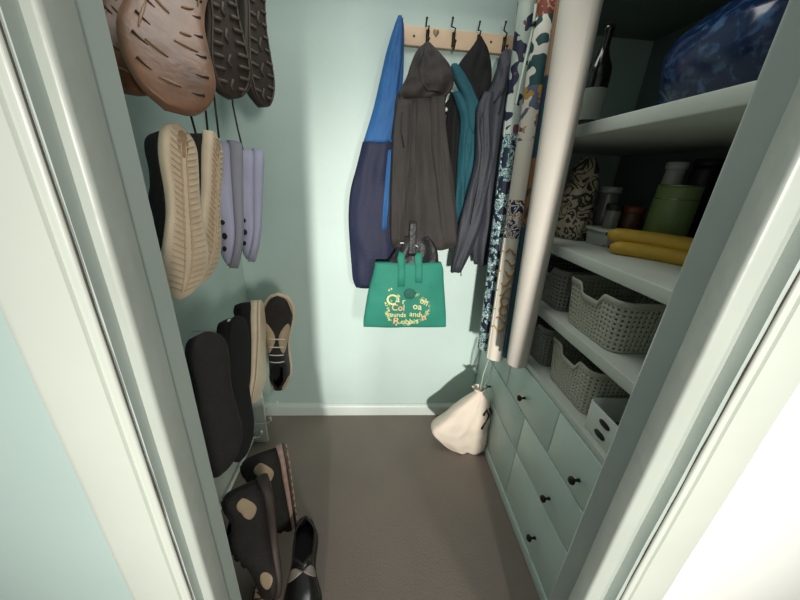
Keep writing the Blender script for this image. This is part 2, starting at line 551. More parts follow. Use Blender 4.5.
# the green tin stands beside the bananas
jar('storage_tin', (0.872, 0.900, ZM), 0.054, 0.195, M_green, 'olive green round tin with shiny metal rims behind the bananas', 'tin', rims=True, neck=0.053)
jar('spice_jar', (0.918, 0.985, ZM), 0.026, 0.245, M_white, 'tall white capped jar rising behind the green tin', 'jar', lid=M_white)
jar('coffee_jar', (0.980, 0.945, ZM), 0.036, 0.255, M_black, 'tall black jar behind the green tin', 'jar', lid=M_black)
jar('preserve_jar', (0.975, 0.820, ZM), 0.034, 0.120, M_red, 'dark red preserve jar to the right of the green tin', 'jar', lid=M_red)
jar('preserve_jar', (0.822, 0.985, ZM), 0.030, 0.110, M_jarbrown, 'brown glass jar to the left of the green tin', 'jar', lid=M_red)
jar('preserve_jar', (0.865, 1.045, ZM), 0.034, 0.105, M_jarbrown, 'squat brown jar behind the white lidded food box', 'jar', lid=M_green)
# white lidded food box with a jar on it
M_tubgrey = mat('frosted food box plastic', srgb(165, 170, 164), 0.35, 0.05, 10)
fb = thing('food_box', (0.765, 0.985, ZM), 'pale round edged food box with white lid behind the bananas', 'food box')
mb = MB(); mb.loft([rr_ring(0.048, 0.048, 0.02, 0), rr_ring(0.05, 0.05, 0.022, 0.004), rr_ring(0.054, 0.054, 0.022, 0.045)]); mb.build('tub', M_tubgrey, fb)
mb = MB(); mb.loft([rr_ring(0.058, 0.058, 0.024, 0.045), rr_ring(0.059, 0.059, 0.024, 0.052), rr_ring(0.056, 0.056, 0.022, 0.055)]); mb.build('lid', M_white, fb)
jar('glass_jar', (0.757, 0.985, ZM + 0.055), 0.022, 0.060, M_glass, 'small glass jar standing on the pale food box', 'jar', lid=M_black)
jar('glass_jar', (0.800, 1.085, ZM), 0.032, 0.165, M_glass, 'tall glass jar with pale lid behind the food box', 'jar', lid=M_tubgrey)


def nodes_pattern(name, build, rough=0.6):
    m = bpy.data.materials.new(name); m.use_nodes = True
    nt = m.node_tree; b = nt.nodes['Principled BSDF']; b.inputs['Roughness'].default_value = rough
    tc = nt.nodes.new('ShaderNodeTexCoord')
    out = build(nt, tc)
    nt.links.new(out, b.inputs['Base Color'])
    return m


def mixc(nt, fac, a, bcol):
    n = nt.nodes.new('ShaderNodeMix'); n.data_type = 'RGBA'
    if isinstance(fac, (int, float)): n.inputs['Factor'].default_value = fac
    else: nt.links.new(fac, n.inputs['Factor'])
    for s, v in (('A', a), ('B', bcol)):
        sock = [i for i in n.inputs if i.name == s and i.type == 'RGBA'][0]
        if isinstance(v, tuple): sock.default_value = v
        else: nt.links.new(v, sock)
    return [o for o in n.outputs if o.type == 'RGBA'][0]


def mth(nt, op, a, b=None, c=None):
    n = nt.nodes.new('ShaderNodeMath'); n.operation = op
    for i, v in enumerate((a, b, c)):
        if v is None: continue
        if isinstance(v, (int, float)): n.inputs[i].default_value = v
        else: nt.links.new(v, n.inputs[i])
    return n.outputs[0]


def noise_fac(nt, tc, scale, detail=2, dist=0.0, coord='Object', off=0.0):
    n = nt.nodes.new('ShaderNodeTexNoise'); n.inputs['Scale'].default_value = scale; n.inputs['Detail'].default_value = detail
    n.inputs['Distortion'].default_value = dist
    if off:
        mp = nt.nodes.new('ShaderNodeMapping'); mp.inputs['Location'].default_value = (off, off * 2, off * 3)
        nt.links.new(tc.outputs[coord], mp.inputs[0]); nt.links.new(mp.outputs[0], n.inputs['Vector'])
    else:
        nt.links.new(tc.outputs[coord], n.inputs['Vector'])
    return n.outputs['Fac']


def zebra(nt, tc):
    f = noise_fac(nt, tc, 16, 1, 1.2)
    s = mth(nt, 'SINE', mth(nt, 'MULTIPLY', f, 42))
    g = mth(nt, 'GREATER_THAN', s, 0.35)
    return mixc(nt, g, srgb(178, 166, 142), srgb(52, 48, 42))


M_zebra = nodes_pattern('zebra print packet', zebra, 0.5)
# crumpled patterned bag
M_bagdark = mat('dark grey packet', srgb(96, 98, 92), 0.5, 0.2, 15)
zb = thing('food_bag', (0.700, 1.095, ZM), 'crumpled zebra patterned food bag beside the paper rolls', 'bag')
rings = []
for i in range(15):
    f = i / 14.0
    r = [0.055, 0.062, 0.064, 0.063, 0.060, 0.058, 0.056, 0.055, 0.053, 0.050, 0.047, 0.043, 0.038, 0.030, 0.018][i]
    ring = []
    for k in range(28):
        a = 2 * PI * k / 28
        nn = mnoise.noise(Vector((math.cos(a) * 2.2, math.sin(a) * 2.2, f * 5))) * 0.014 + mnoise.noise(Vector((math.cos(a) * 5, math.sin(a) * 5, f * 11))) * 0.006
        rr = r + nn
        ring.append(Vector((rr * math.cos(a) * 0.9, rr * math.sin(a), 0.002 + 0.265 * f)))
    rings.append(ring)
MB().loft(rings).build('packet', M_zebra, zb)

# top shelf: bottle and blue wrapped packs
M_bottle = mat('dark bottle glass', srgb(24, 26, 22), 0.15, 0.1, 20, spec=0.7)
M_label = mat('pale bottle label', srgb(150, 156, 146), 0.6, 0.05, 20)
bt = thing('bottle', (0.622, 1.03, ZT), 'dark bottle with pale label at the far end of the top shelf', 'bottle')
MB().lathe([(0.030, 0), (0.033, 0.004), (0.033, 0.135), (0.030, 0.155), (0.016, 0.185), (0.012, 0.20), (0.012, 0.235), (0.014, 0.238), (0.014, 0.25)], 28).build('glass', M_bottle, bt)
MB().lathe([(0.0336, 0.02), (0.0338, 0.022), (0.0338, 0.098), (0.0336, 0.10)], 28, cap=False).build('paper_label', M_label, bt)


def bluecol(nt, tc):
    f = noise_fac(nt, tc, 40, 4, 0.5)
    g = mth(nt, 'SMOOTH_MIN', mth(nt, 'MAXIMUM', mth(nt, 'MULTIPLY', mth(nt, 'SUBTRACT', f, 0.52), 6), 0.0), 1.0, 0.05)
    return mixc(nt, g, srgb(14, 36, 74), srgb(66, 98, 136))


M_blue = nodes_pattern('blue crinkled plastic film', bluecol, 0.2)
for j, (loc, sx, sy, sz, lb) in enumerate([((0.78, 0.70, ZT), 0.17, 0.14, 0.19, 'large crinkled blue plastic wrapped pack on the top shelf'),
                                           ((0.80, 0.89, ZT), 0.10, 0.045, 0.06, 'small flat blue packet beside the large blue pack')]):
    t = thing('wrapped_pack', loc, lb, 'pack')
    rings = []
    for i in range(16):
        f = i / 15
        e = min(1, math.sin(PI * (0.04 + 0.92 * f)) ** 0.3)
        ring = []
        for k in range(44):
            a = 2 * PI * k / 44
            ca, sa = math.cos(a), math.sin(a)
            px = sx * e * math.copysign(abs(ca) ** 0.5, ca); py = sy * e * math.copysign(abs(sa) ** 0.5, sa)
            nn = 0.010 * mnoise.noise(Vector((px * 25, py * 25, f * 6 + j * 9)))
            ring.append(Vector((px + nn * ca, py + nn * sa, max(0.0005, sz * f + 0.4 * nn))))
        rings.append(ring)
    MB().loft(rings).build('film', M_blue, t)

# ------------------------------------------------------------------ coat rail on the back wall
M_pine = mat('pale pine wood', srgb(214, 186, 156), 0.55, 0.08, 12, 0.05, 40)
M_hook = mat('aged bronze hook', srgb(62, 52, 38), 0.4, 0.2, 50, metal=0.7)
pa, pb, pc, pd = at_y(403, 27, YB - 0.02), at_y(519, 33, YB - 0.02), at_y(519, 53, YB - 0.02), at_y(403, 47, YB - 0.02)
zr1 = (pa.z + pb.z) / 2; zr0 = (pc.z + pd.z) / 2
rail = thing('coat_rail', ((pa.x + pb.x) / 2, YB, zr0), 'pale pine board with bronze hooks fixed to the back wall above the coats', 'coat rail')
RI = Matrix.Translation(-rail.location)
shade_angle(MB().box(pa.x, pb.x, YB - 0.018, YB, zr0, zr1, 0.003).xf(RI).build('board', M_pine, rail), 50)
hook_tip = []
for hx, tx_ in ((426, 427), (452, 453), (477, 480), (503, 506)):
    base = at_y(hx + 1, 44, YB - 0.02)
    tp = at_y(tx_, 18 if hx < 460 else 22, YB - 0.045)
    zb_ = zr0 - 0.004
    x = base.x
    pts = [(tp.x, tp.y, tp.z), (tp.x - 0.001, tp.y + 0.006, tp.z - 0.022), (x + 0.002, YB - 0.03, zr1), (x, YB - 0.022, zr0 + 0.03), (x, YB - 0.021, zr0 + 0.012), (x, YB - 0.030, zb_), (x, YB - 0.045, zb_ - 0.004), (x, YB - 0.056, zb_ + 0.004), (x, YB - 0.058, zb_ + 0.014)]
    g = MB().tube(pts, [0.0036, 0.0028, 0.0027, 0.003, 0.003, 0.0028, 0.0026, 0.0026, 0.003], 8)
    g.ball((tp.x, tp.y, tp.z), 0.0042); g.ball((x, YB - 0.058, zb_ + 0.016), 0.005)
    g.box(x - 0.006, x + 0.006, YB - 0.0205, YB - 0.018, zr0 + 0.006, zr0 + 0.05)
    g.xf(RI).build('hook', M_hook, rail)
    hook_tip.append(Vector((x, YB - 0.05, zb_)))
for sx_, sy_ in ((414, 36), (491, 42)):
    p = at_y(sx_, sy_, YB - 0.018)
    MB().ball((p.x, p.y, p.z), 0.004, 0.0015, 0.004).xf(RI).build('screw', M_hook, rail)
p = at_y(436, 33, YB - 0.018)
hb = MB()
ho = [(0.011 * math.sin(a) ** 3, 0.0009 * (13 * math.cos(a) - 5 * math.cos(2 * a) - 2 * math.cos(3 * a) - math.cos(4 * a))) for a in [2 * PI * k / 30 for k in range(30)]]
hb.loft([[Vector((p.x + q[0], YB - 0.0190, p.z + q[1])) for q in ho], [Vector((p.x + q[0], YB - 0.0175, p.z + q[1])) for q in ho]])
hm = hb.xf(RI).build('heart_mark', mat('grey brown heart stain', srgb(150, 128, 96), 0.6), rail)

# ------------------------------------------------------------------ garments


def garment_surface(rows, yf, depth, amp, k, seed, n=34, m=56, round_=0.55, back=None, sag=0.0):
    """closed cloth shell from outline rows (py, x_left, x_right[, depth factor]) standing in front of the wall.
    yf: middle distance; folds run down the cloth"""
    y_top, y_bot = rows[0][0], rows[-1][0]
    tab = [tuple(r) if len(r) == 4 else tuple(r) + (1.0,) for r in rows]
    rings = []
    for i in range(n + 1):
        py = y_top + (y_bot - y_top) * i / n
        xl, xr, df = interp(tab, py)
        a, b2 = at_y(xl, py, yf), at_y(xr, py, yf)
        f = i / n
        ring = []
        for j in range(m):
            t = 2 * PI * j / m
            u = (1 - math.cos(t)) / 2
            s = math.sin(t)
            p = a.lerp(b2, u)
            d = depth * df * abs(s) ** round_
            wv = math.sin(k * (u * 2 - 1) * PI + seed + 1.4 * mnoise.noise(Vector((seed, f * 2.2, 0)))) * 0.6 + math.sin(k * 1.9 * u * PI + seed * 2.1 + f * 2) * 0.35
            wv += 1.2 * mnoise.noise(Vector((u * 5 + seed, f * 6, seed * 3)))
            fold = amp * wv * (0.35 + 0.65 * min(1, f * 2.5)) * min(1, abs(s) * 2)
            if s >= 0: yy = -d + fold
            else: yy = d * 0.8
            ring.append(Vector((p.x, p.y + yy, p.z + (sag * math.sin(PI * u) if i == n else 0))))
        rings.append(ring)
    return rings


def clamp_wall(rings, ymax=YB - 0.006):
    for r in rings:
        for v in r: v.y = min(v.y, ymax)
    return rings


def garment(parent, name, m, rows, yf, depth, amp=0.008, k=3, seed=1.0, n=34, round_=0.55, sag=0.0):
    rings = clamp_wall(garment_surface(rows, yf, depth, amp, k, seed, n, 56, round_, sag=sag))
    inv = parent.matrix_basis.inverted()
    mb = MB().loft(rings)
    for i, v in enumerate(mb.v): mb.v[i] = v - parent.location
    o = mb.build(name, m, parent)
    return o, rings


def strokes(parent, name, m, pts, r=0.0022, n=6):
    g = MB().tube([Vector(p) - parent.location for p in pts], r, n)
    return g.build(name, m, parent)


def pxline(pts, Y, dy=0.0):
    return [at_y(a, b, Y) + Vector((0, dy, 0)) for a, b in pts]


M_bblue = mat('bright blue shell fabric', srgb(34, 92, 150), 0.7, 0.06, 6, 0.15, 90)
M_navy = mat('navy shell fabric', srgb(20, 28, 58), 0.7, 0.08, 6, 0.15, 90)
M_brown = mat('dark grey brown softshell fabric', srgb(50, 46, 44), 0.8, 0.08, 7, 0.2, 120)
M_lining_b = mat('black jacket lining', srgb(12, 12, 14), 0.9, 0.15, 10, 0.2, 120)
M_tealf = mat('teal fleece fabric', srgb(18, 76, 88), 0.8, 0.1, 8, 0.25, 120)
M_grey = mat('slate grey rain fabric', srgb(48, 51, 60), 0.65, 0.08, 6, 0.2, 100)
M_zip = mat('dark zip', srgb(30, 30, 32), 0.5)
M_tagw = mat('pale garment tag', srgb(210, 210, 200), 0.6)

# blue and navy jacket at the left end of the rail
j1 = thing('jacket', at_y(375, 287, 1.36), 'bright blue and navy jacket hanging at the left end of the coat rail', 'jacket')
garment(j1, 'upper_panel', M_bblue, [(16, 398, 402, .25), (27, 394, 404, .5), (50, 387, 404, .8), (80, 380, 403, .95), (110, 373, 400, 1), (143, 363, 396, 1)], 1.355, 0.026, 0.005, 2, 1.3)
garment(j1, 'lower_panel', M_navy, [(142, 362.6, 396.5, .98), (165, 357, 396, 1), (190, 350.5, 395, 1), (215, 348.5, 396, 1.05), (240, 349.5, 397, 1.05), (265, 351.5, 396, 1), (280, 353, 388, .9), (287, 356, 382, .75)], 1.355, 0.027, 0.006, 2, 2.1)
garment(j1, 'side_stripe', M_bblue, [(150, 388, 391.5), (180, 385, 390), (205, 383, 388.5), (230, 382, 386)], 1.329, 0.006, 0.002, 1, 0.4, n=14)
strokes(j1, 'seam', M_navy, [v + Vector((0, -0.030, 0)) for v in pxline([(402, 22), (401, 60), (396, 100), (391, 140)], 1.355)], 0.0016)

# dark softshell with hood
j2 = thing('hooded_jacket', at_y(424, 247, 1.30), 'dark grey brown hooded softshell jacket on the second hook, above the green tote', 'jacket')
garment(j2, 'body', M_brown, [(84, 404, 450, .7), (98, 396, 446, .9), (115, 394, 444, 1), (140, 392, 447, 1), (170, 390.5, 452, 1), (200, 390, 455, 1.05), (225, 389.5, 457, 1.1), (243, 391, 458, 1.05), (248, 393, 456, .9)], 1.305, 0.040, 0.011, 3.2, 0.7, n=44)
garment(j2, 'hood', M_brown, [(43, 425, 430, .3), (48, 419, 434, .6), (56, 414, 441, .9), (66, 410, 449, 1), (76, 407, 453, 1.05), (86, 402, 453, 1.05), (94, 398, 449, .9), (99, 400, 440, .6)], 1.285, 0.034, 0.008, 2.4, 2.2, n=26)
garment(j2, 'sleeve', M_brown, [(100, 398, 412, .6), (125, 394, 412, .9), (160, 392, 410, 1), (200, 391, 407, 1), (235, 390.5, 405, .9), (244, 392, 403, .6)], 1.262, 0.012, 0.004, 1.5, 3.2, n=24)
garment(j2, 'sleeve', M_brown, [(96, 430, 445, .6), (125, 430, 446, .9), (160, 432, 450, 1), (200, 437, 454, 1), (240, 442, 457, .9), (246, 443, 456, .5)], 1.268, 0.013, 0.004, 1.5, 1.2, n=24)
strokes(j2, 'zip', M_zip, [v for v in pxline([(421, 60), (419, 80), (417, 110), (416, 150), (415, 200), (414, 244)], 1.259)], 0.002)
strokes(j2, 'pocket_zip', M_zip, pxline([(402, 112), (401, 130), (404, 148)], 1.244), 0.0022)
strokes(j2, 'hood_edge', M_zip, pxline([(424, 50), (419, 64), (420, 80), (428, 90), (440, 92)], 1.247), 0.0026)
g = MB(); q = [at_y(443, 106, 1.30), at_y(450, 98, 1.30), at_y(453, 107, 1.30), at_y(446, 115, 1.30)]
g.loft([[v + Vector((0, -0.001, 0)) for v in q], [v + Vector((0, 0.001, 0)) for v in q]])
for i, v in enumerate(g.v): g.v[i] = v - j2.location
g.build('care_tag', M_lining_b, j2)
g = MB(); q = [at_y(444.3, 109, 1.2985), at_y(446.5, 107, 1.2985), at_y(448, 110, 1.2985), at_y(445.8, 112, 1.2985)]
g.loft([[v + Vector((0, -0.001, 0)) for v in q], [v + Vector((0, 0.0005, 0)) for v in q]])
for i, v in enumerate(g.v): g.v[i] = v - j2.location
g.build('tag_print', M_tagw, j2)

# teal jacket with black lined hood
j3 = thing('lined_jacket', at_y(462, 236, 1.33), 'teal jacket with black lined hood on the fourth hook, behind the dark softshell', 'jacket')
garment(j3, 'lining', M_lining_b, [(92, 450, 470, .6), (110, 447, 470, .9), (140, 446, 466, 1), (170, 446, 466, 1), (205, 450, 466, 1), (232, 452, 464, .8)], 1.352, 0.022, 0.006, 2, 0.5, n=24)
garment(j3, 'hood', M_lining_b, [(37, 478, 481, .3), (44, 474, 485, .6), (52, 468, 488, .9), (62, 460, 490, 1), (75, 455, 491, 1), (88, 458, 490, 1), (100, 470, 487, .8), (106, 476, 483, .5)], 1.33, 0.030, 0.006, 2, 1.6, n=24)
garment(j3, 'hood_band', M_tealf, [(64, 452, 457, .5), (68, 450.5, 460, .9), (80, 454, 468, 1), (95, 461, 475, 1), (110, 466, 481, 1), (125, 467, 480, .9), (134, 470, 477, .6)], 1.312, 0.020, 0.003, 1.2, 0.2, n=24)
garment(j3, 'front_panel', M_tealf, [(92, 452, 468, .6), (105, 456, 474, .9), (120, 460, 478, 1), (150, 458, 477, 1), (180, 456, 474, 1), (210, 455, 472, 1), (235, 456, 469, .7)], 1.322, 0.024, 0.008, 2.2, 2.4, n=30)

# slate grey raincoat
j4 = thing('raincoat', at_y(480, 270, 1.31), 'slate grey raincoat on the right hand hook, half hidden by the paper rolls', 'raincoat')
garment(j4, 'body', M_grey, [(88, 492, 520, .7), (105, 483, 522, 1), (130, 478, 522, 1), (160, 474, 520, 1), (190, 472, 516, 1), (220, 471, 512, 1), (245, 471, 506, 1), (264, 474, 497, .7)], 1.325, 0.034, 0.009, 2.8, 1.9, n=36)
garment(j4, 'hood', M_grey, [(50, 504, 510, .3), (56, 500, 515, .7), (68, 497, 519, 1), (82, 492, 520, 1), (95, 486, 518, .9), (104, 484, 505, .6)], 1.315, 0.032, 0.007, 2.2, 0.9, n=22)
garment(j4, 'sleeve', M_grey, [(92, 484, 494, .5), (108, 477, 492, .9), (130, 476, 491, 1), (160, 475, 492, 1), (190, 468, 488, 1), (220, 460, 482, 1), (245, 455, 474, 1), (262, 451.5, 466, .9), (272, 450.5, 461, .6)], 1.270, 0.020, 0.006, 1.8, 3.0, n=30)
strokes(j4, 'cuff_tab', M_lining_b, pxline([(461, 268), (461, 276)], 1.262), 0.0022)
strokes(j4, 'seam', M_zip, pxline([(498, 72), (490, 96), (483, 112), (479, 125)], 1.262), 0.0016)
strokes(j4, 'seam', M_zip, pxline([(483, 112), (480, 125), (482, 150), (478, 185), (470, 225)], 1.247), 0.0014)

# ------------------------------------------------------------------ green tote with printed lettering, black bag in it
M_tote = mat('teal green cotton', srgb(34, 126, 106), 0.75, 0.08, 9, 0.2, 160)
M_toted = mat('deep green print', srgb(26, 92, 80), 0.75, 0.08, 9)
M_print = mat('pale lime cream print', srgb(212, 214, 158), 0.7, 0.1, 60)
M_printpk = mat('peach print', srgb(222, 186, 140), 0.7, 0.1, 60)
M_blk = mat('black bag nylon', srgb(24, 24, 27), 0.5, 0.15, 14, 0.3, 70)
YT = 1.266
tote = thing('tote_bag', at_y(405, 325, YT), 'teal green cotton tote with a round cream printed motif hanging below the dark softshell', 'tote bag')
TR = [(262, 375, 441, .7), (268, 374, 443, .9), (280, 371, 443.5, 1), (295, 367.5, 444.5, 1), (310, 365, 445.5, .9), (320, 363.5, 446, .6), (326.5, 363.5, 446, .25)]
o, trings = garment(tote, 'bag_body', M_tote, TR, YT, 0.036, 0.004, 2.2, 0.9, n=30)


def tote_front(px, py):
    """front surface of the tote at a picture position"""
    xl, xr, df = interp(TR, py)
    u = min(1, max(0, (px - xl) / (xr - xl)))
    s = math.sqrt(max(0, 1 - (1 - 2 * u) ** 2))
    a = at_y(px, py, YT)
    # nearest front vertex of the mesh gives the fold
    best = min((v for r in trings for v in r[:29]), key=lambda v: (v.x - a.x) ** 2 + (v.z - a.z) ** 2)
    return Vector((a.x, best.y, a.z))


for hx, hb_ in ((401, 284), (418, 280)):
    rows_h = []
    pts = [(hx + 1.5, 249), (hx + 1, 253), (hx, 258), (hx, 264), (hx, 272), (hx - 0.5, hb_)]
    L = []; Rr = []
    g = MB(); grid = []
    for (a, b2) in pts:
        row = []
        for dx in (-3.6, -1.2, 1.2, 3.6):
            if b2 > 263: v = tote_front(a + dx, b2) + Vector((0, -0.0022, 0))
            else: v = at_y(a + dx, b2, YT - 0.040 + 0.0045 * max(0, 258 - b2))
            row.append(v - tote.location)
        grid.append(row)
    g.grid(grid)
    st = g.build('handle', M_tote, tote)
    md = st.modifiers.new('thickness', 'SOLIDIFY'); md.thickness = 0.003; md.offset = 0
# round dark badge
p = tote_front(409, 291)
MB().ball(Vector((p.x, p.y - 0.001, p.z)) - tote.location, 0.026, 0.0035, 0.024).build('printed_disc', M_toted, tote)

# lettering
def text_mesh(txt, size):
    cu = bpy.data.curves.new('lettering', 'FONT'); cu.body = txt; cu.size = size; cu.align_x = 'CENTER'; cu.extrude = 0.0; cu.offset = 0.016 * size; cu.resolution_u = 3
    ob = bpy.data.objects.new('tmp_text', cu); COL.objects.link(ob)
    dg = bpy.context.evaluated_depsgraph_get()
    me = bpy.data.meshes.new_from_object(ob.evaluated_get(dg))
    bpy.data.objects.remove(ob); bpy.data.curves.remove(cu)
    return me


def put_text(txt, px, py, size_px, m, parent, rot=0.0, sq=1.0, name='lettering'):
    me = text_mesh(txt, size_px)
    vs = []
    for v in me.vertices:
        x, y = v.co.x * sq, v.co.y
        X = px + x * math.cos(rot) + y * math.sin(rot); Y = py + x * math.sin(rot) - y * math.cos(rot)
        vs.append(tote_front(X, Y) + Vector((0, -0.0042, 0)) - parent.location)
    fs = [tuple(p.vertices) for p in me.polygons]
    bpy.data.meshes.remove(me)
    o = from_pydata(name, vs, fs, m, parent, False)
    md = o.modifiers.new('thickness', 'SOLIDIFY'); md.thickness = 0.0015; md.offset = 0
    return o


put_text('C', 390.5, 301, 14.5, M_print, tote, 0.1)
put_text('a', 397, 298.5, 9.5, M_print, tote, 0.1)
put_text('r', 403, 300.5, 8, M_print, tote, 0.0)
put_text('Col', 397.5, 307, 8.8, M_printpk, tote, 0.05)
put_text('oa', 416, 306, 9, M_print, tote, 0.15)
put_text('on', 422, 301, 8, M_print, tote, 0.45)
put_text('sounds', 396, 313.5, 6.6, M_print, tote, 0.05)
put_text('and', 414, 313.5, 7.6, M_print, tote, 0.1)
put_text('R', 395.5, 321.2, 9.5, M_printpk, tote, 0.1, 1.2)
put_text('ubbi', 407.5, 321.6, 8, M_print, tote, 0.0)
put_text('s', 416.5, 321, 8, M_print, tote, -0.1)
put_text('h', 423.5, 317.5, 10, M_printpk, tote, -0.25)
# swirls and leaves around the lettering
rs = random.Random(4)
sw = MB()
for k in range(70):
    a = rs.uniform(0, 2 * PI); rad = 0.84 + 0.18 * rs.random()
    cx = 407 + 21.5 * rad * math.cos(a); cy = 306 + 16.5 * rad * math.sin(a)
    if cy < 291 and 397 < cx < 420: continue
    r0 = rs.uniform(0.8, 1.5); s0 = rs.uniform(0, 6)
    pts = []
    for i in range(9):
        t = s0 + i * 0.62
        pts.append(tote_front(cx + r0 * (0.5 + i * 0.07) * math.cos(t), cy + r0 * (0.5 + i * 0.07) * math.sin(t)) + Vector((0, -0.003, 0)) - tote.location)
    sw.tube(pts, 0.0013, 5)
for (cx, cy, ang) in ((388, 287, 0.8), (391.5, 286, 1.9), (385, 300, 1.4), (385.5, 311, 1.2), (388, 317, 0.9), (395, 322, 0.5)):
    for sgn in (-1, 1):
        pts = [tote_front(cx + sgn * 0.2 + 2.4 * t * math.cos(ang + sgn * 0.35), cy - 2.4 * t * math.sin(ang + sgn * 0.35) + 1) + Vector((0, -0.003, 0)) - tote.location for t in (0, 0.4, 0.75, 1)]
        sw.tube(pts, [0.001, 0.003, 0.0025, 0.0005], 5)
sw.build('printed_swirls', M_print, tote)

bb = thing('black_bag', at_y(415, 276, 1.262), 'black nylon bag bulging out of the top of the green tote', 'bag')
garment(bb, 'pouch', M_blk, [(236, 402, 428, .5), (243, 398, 434, .8), (250, 395, 437, .95), (258, 390, 438, 1), (266, 383, 437, 1), (272, 380, 434, .9), (277, 381, 430, .6)], 1.276, 0.030, 0.005, 2.6, 2.8, n=20)
garment(bb, 'strap', M_blk, [(222, 410, 416.5, .8), (235, 409, 416.5), (250, 408.5, 416.5), (256, 408.5, 416, .8)], 1.240, 0.004, 0.0005, 1, 1, n=10)
strokes(bb, 'zip_pull', M_tagw, pxline([(400, 243), (404, 243)], 1.243), 0.003)
strokes(bb, 'buckle', M_tagw, pxline([(415.5, 245), (418, 247)], 1.234), 0.0022)

# ------------------------------------------------------------------ paper rolls


def roll(name, p0, p1, r0, r1, m, label, cat='paper roll', extend=1.08, seam=True):
    p0, p1 = Vector(p0), Vector(p1)
    p1 = p0 + (p1 - p0) * extend
    ax = (p1 - p0); L = ax.length
    t = bpy.data.objects.new(name, None); COL.objects.link(t)
    t.empty_display_size = 0.05
    t.matrix_basis = Matrix.Translation(p0) @ ax.to_track_quat('Z', 'Y').to_matrix().to_4x4()
    tag(t, label, cat, 'long paper rolls leaning in the corner')
    rings = []
    n = 40
    for i in range(31):
        f = i / 30; r = r0 + (r1 - r0) * f
        ring = []
        for k in range(n + 1):          # outer turn, slightly spiral so that a paper edge shows
            a = 2 * PI * k / n
            rr = r - 0.0022 * (1 - k / n)
            ring.append(Vector((rr * math.cos(a), rr * math.sin(a), L * f)))
        for k in range(n, -1, -1):
            a = 2 * PI * k / n
            rr = r - 0.0022 * (1 - k / n) - 0.0035
            ring.append(Vector((rr * math.cos(a), rr * math.sin(a), L * f)))
        rings.append(ring)
    g = MB(); g.grid(rings, closed_u=True)
    nr = len(rings[0])
    for base in (0, (len(rings) - 1) * nr):
        for k in range(n): g.f.append((base + k, base + k + 1, base + nr - 2 - k, base + nr - 1 - k))
    o = g.build('sheet', m, t); shade_angle(o, 60)
    g = MB(); inner = []
    for turn in range(0, 60):
        a = turn / 60 * 2 * PI * 2.5; rr = (r0 - 0.008) - 0.0035 * turn / 24
        inner.append((rr * math.cos(a), rr * math.sin(a)))
    g.grid([[Vector((q[0], q[1], 0.004)) for q in inner], [Vector((q[0], q[1], L * 0.98)) for q in inner]])
    g.build('inner_turns', M_paper, t)
    return t, L


M_paper = mat('cream paper', srgb(208, 202, 192), 0.7, 0.04, 5, 0.05, 40)


def zval(nt, tc):
    s = nt.nodes.new('ShaderNodeSeparateXYZ'); nt.links.new(tc.outputs['Object'], s.inputs[0]); return s.outputs[2]


def band(nt, z, a, b2):
    return mth(nt, 'MULTIPLY', mth(nt, 'GREATER_THAN', z, a), mth(nt, 'LESS_THAN', z, b2))


def thr(nt, f, v): return mth(nt, 'GREATER_THAN', f, v)


CREAM = srgb(228, 220, 206); NAVY = srgb(36, 44, 84); TEAL = srgb(34, 78, 80); RED = srgb(128, 62, 42); GOLD = srgb(196, 150, 66); GREYB = srgb(98, 104, 130)


def pat2(nt, tc):
    z = zval(nt, tc)
    nb = noise_fac(nt, tc, 24, 0.5, 0.6); nf = noise_fac(nt, tc, 55, 1, 1.0, off=3.1); ng = noise_fac(nt, tc, 34, 0.5, 0.8, off=7.7)
    c = CREAM
    # navy and gold swirl band
    s1 = mth(nt, 'GREATER_THAN', mth(nt, 'SINE', mth(nt, 'MULTIPLY', ng, 44)), 0.15)
    sw_ = mixc(nt, s1, CREAM, NAVY)
    sw_ = mixc(nt, thr(nt, nf, 0.64), sw_, GOLD)
    c = mixc(nt, band(nt, z, PB[0], PB[1]), c, sw_)
    # grey blue band with gold and white blots
    gb = mixc(nt, thr(nt, nb, 0.5), GREYB, CREAM); gb = mixc(nt, thr(nt, ng, 0.6), gb, GOLD)
    c = mixc(nt, band(nt, z, PB[2], PB[3]), c, gb)
    # teal band with white blots
    tb = mixc(nt, thr(nt, nb, 0.5), TEAL, srgb(236, 232, 222))
    c = mixc(nt, band(nt, z, PB[3], PB[4]), c, tb)
    rb = mixc(nt, thr(nt, nf, 0.55), RED, srgb(190, 140, 116))
    c = mixc(nt, band(nt, z, PB[4], 9), c, rb)
    return c


def pat3(nt, tc):
    z = zval(nt, tc)
    ng = noise_fac(nt, tc, 40, 1, 0.8)
    s1 = mth(nt, 'GREATER_THAN', mth(nt, 'SINE', mth(nt, 'MULTIPLY', ng, 50)), 0.3)
    a = mixc(nt, s1, srgb(44, 92, 102), srgb(196, 214, 208))
    a = mixc(nt, thr(nt, noise_fac(nt, tc, 30, 1, 0.2, off=5), 0.54), a, srgb(20, 32, 54))
    b2 = mixc(nt, thr(nt, noise_fac(nt, tc, 22, 0.5, 0.5, off=2), 0.5), srgb(30, 36, 60), srgb(178, 190, 180))
    b2 = mixc(nt, thr(nt, noise_fac(nt, tc, 18, 0.5, 0.3, off=9), 0.72), b2, srgb(110, 62, 84))
    return mixc(nt, thr(nt, z, 0.86), a, b2)


def pat4(nt, tc):
    z = zval(nt, tc)
    a = mixc(nt, thr(nt, noise_fac(nt, tc, 30, 1, 0.5), 0.58), srgb(22, 56, 66), srgb(38, 44, 84))
    b2 = mixc(nt, thr(nt, noise_fac(nt, tc, 20, 1, 0.5), 0.6), srgb(120, 86, 52), srgb(60, 46, 44))
    c = mixc(nt, band(nt, z, 0.50, 0.72), a, b2)
    return mixc(nt, thr(nt, z, 0.95), c, srgb(150, 120, 96))


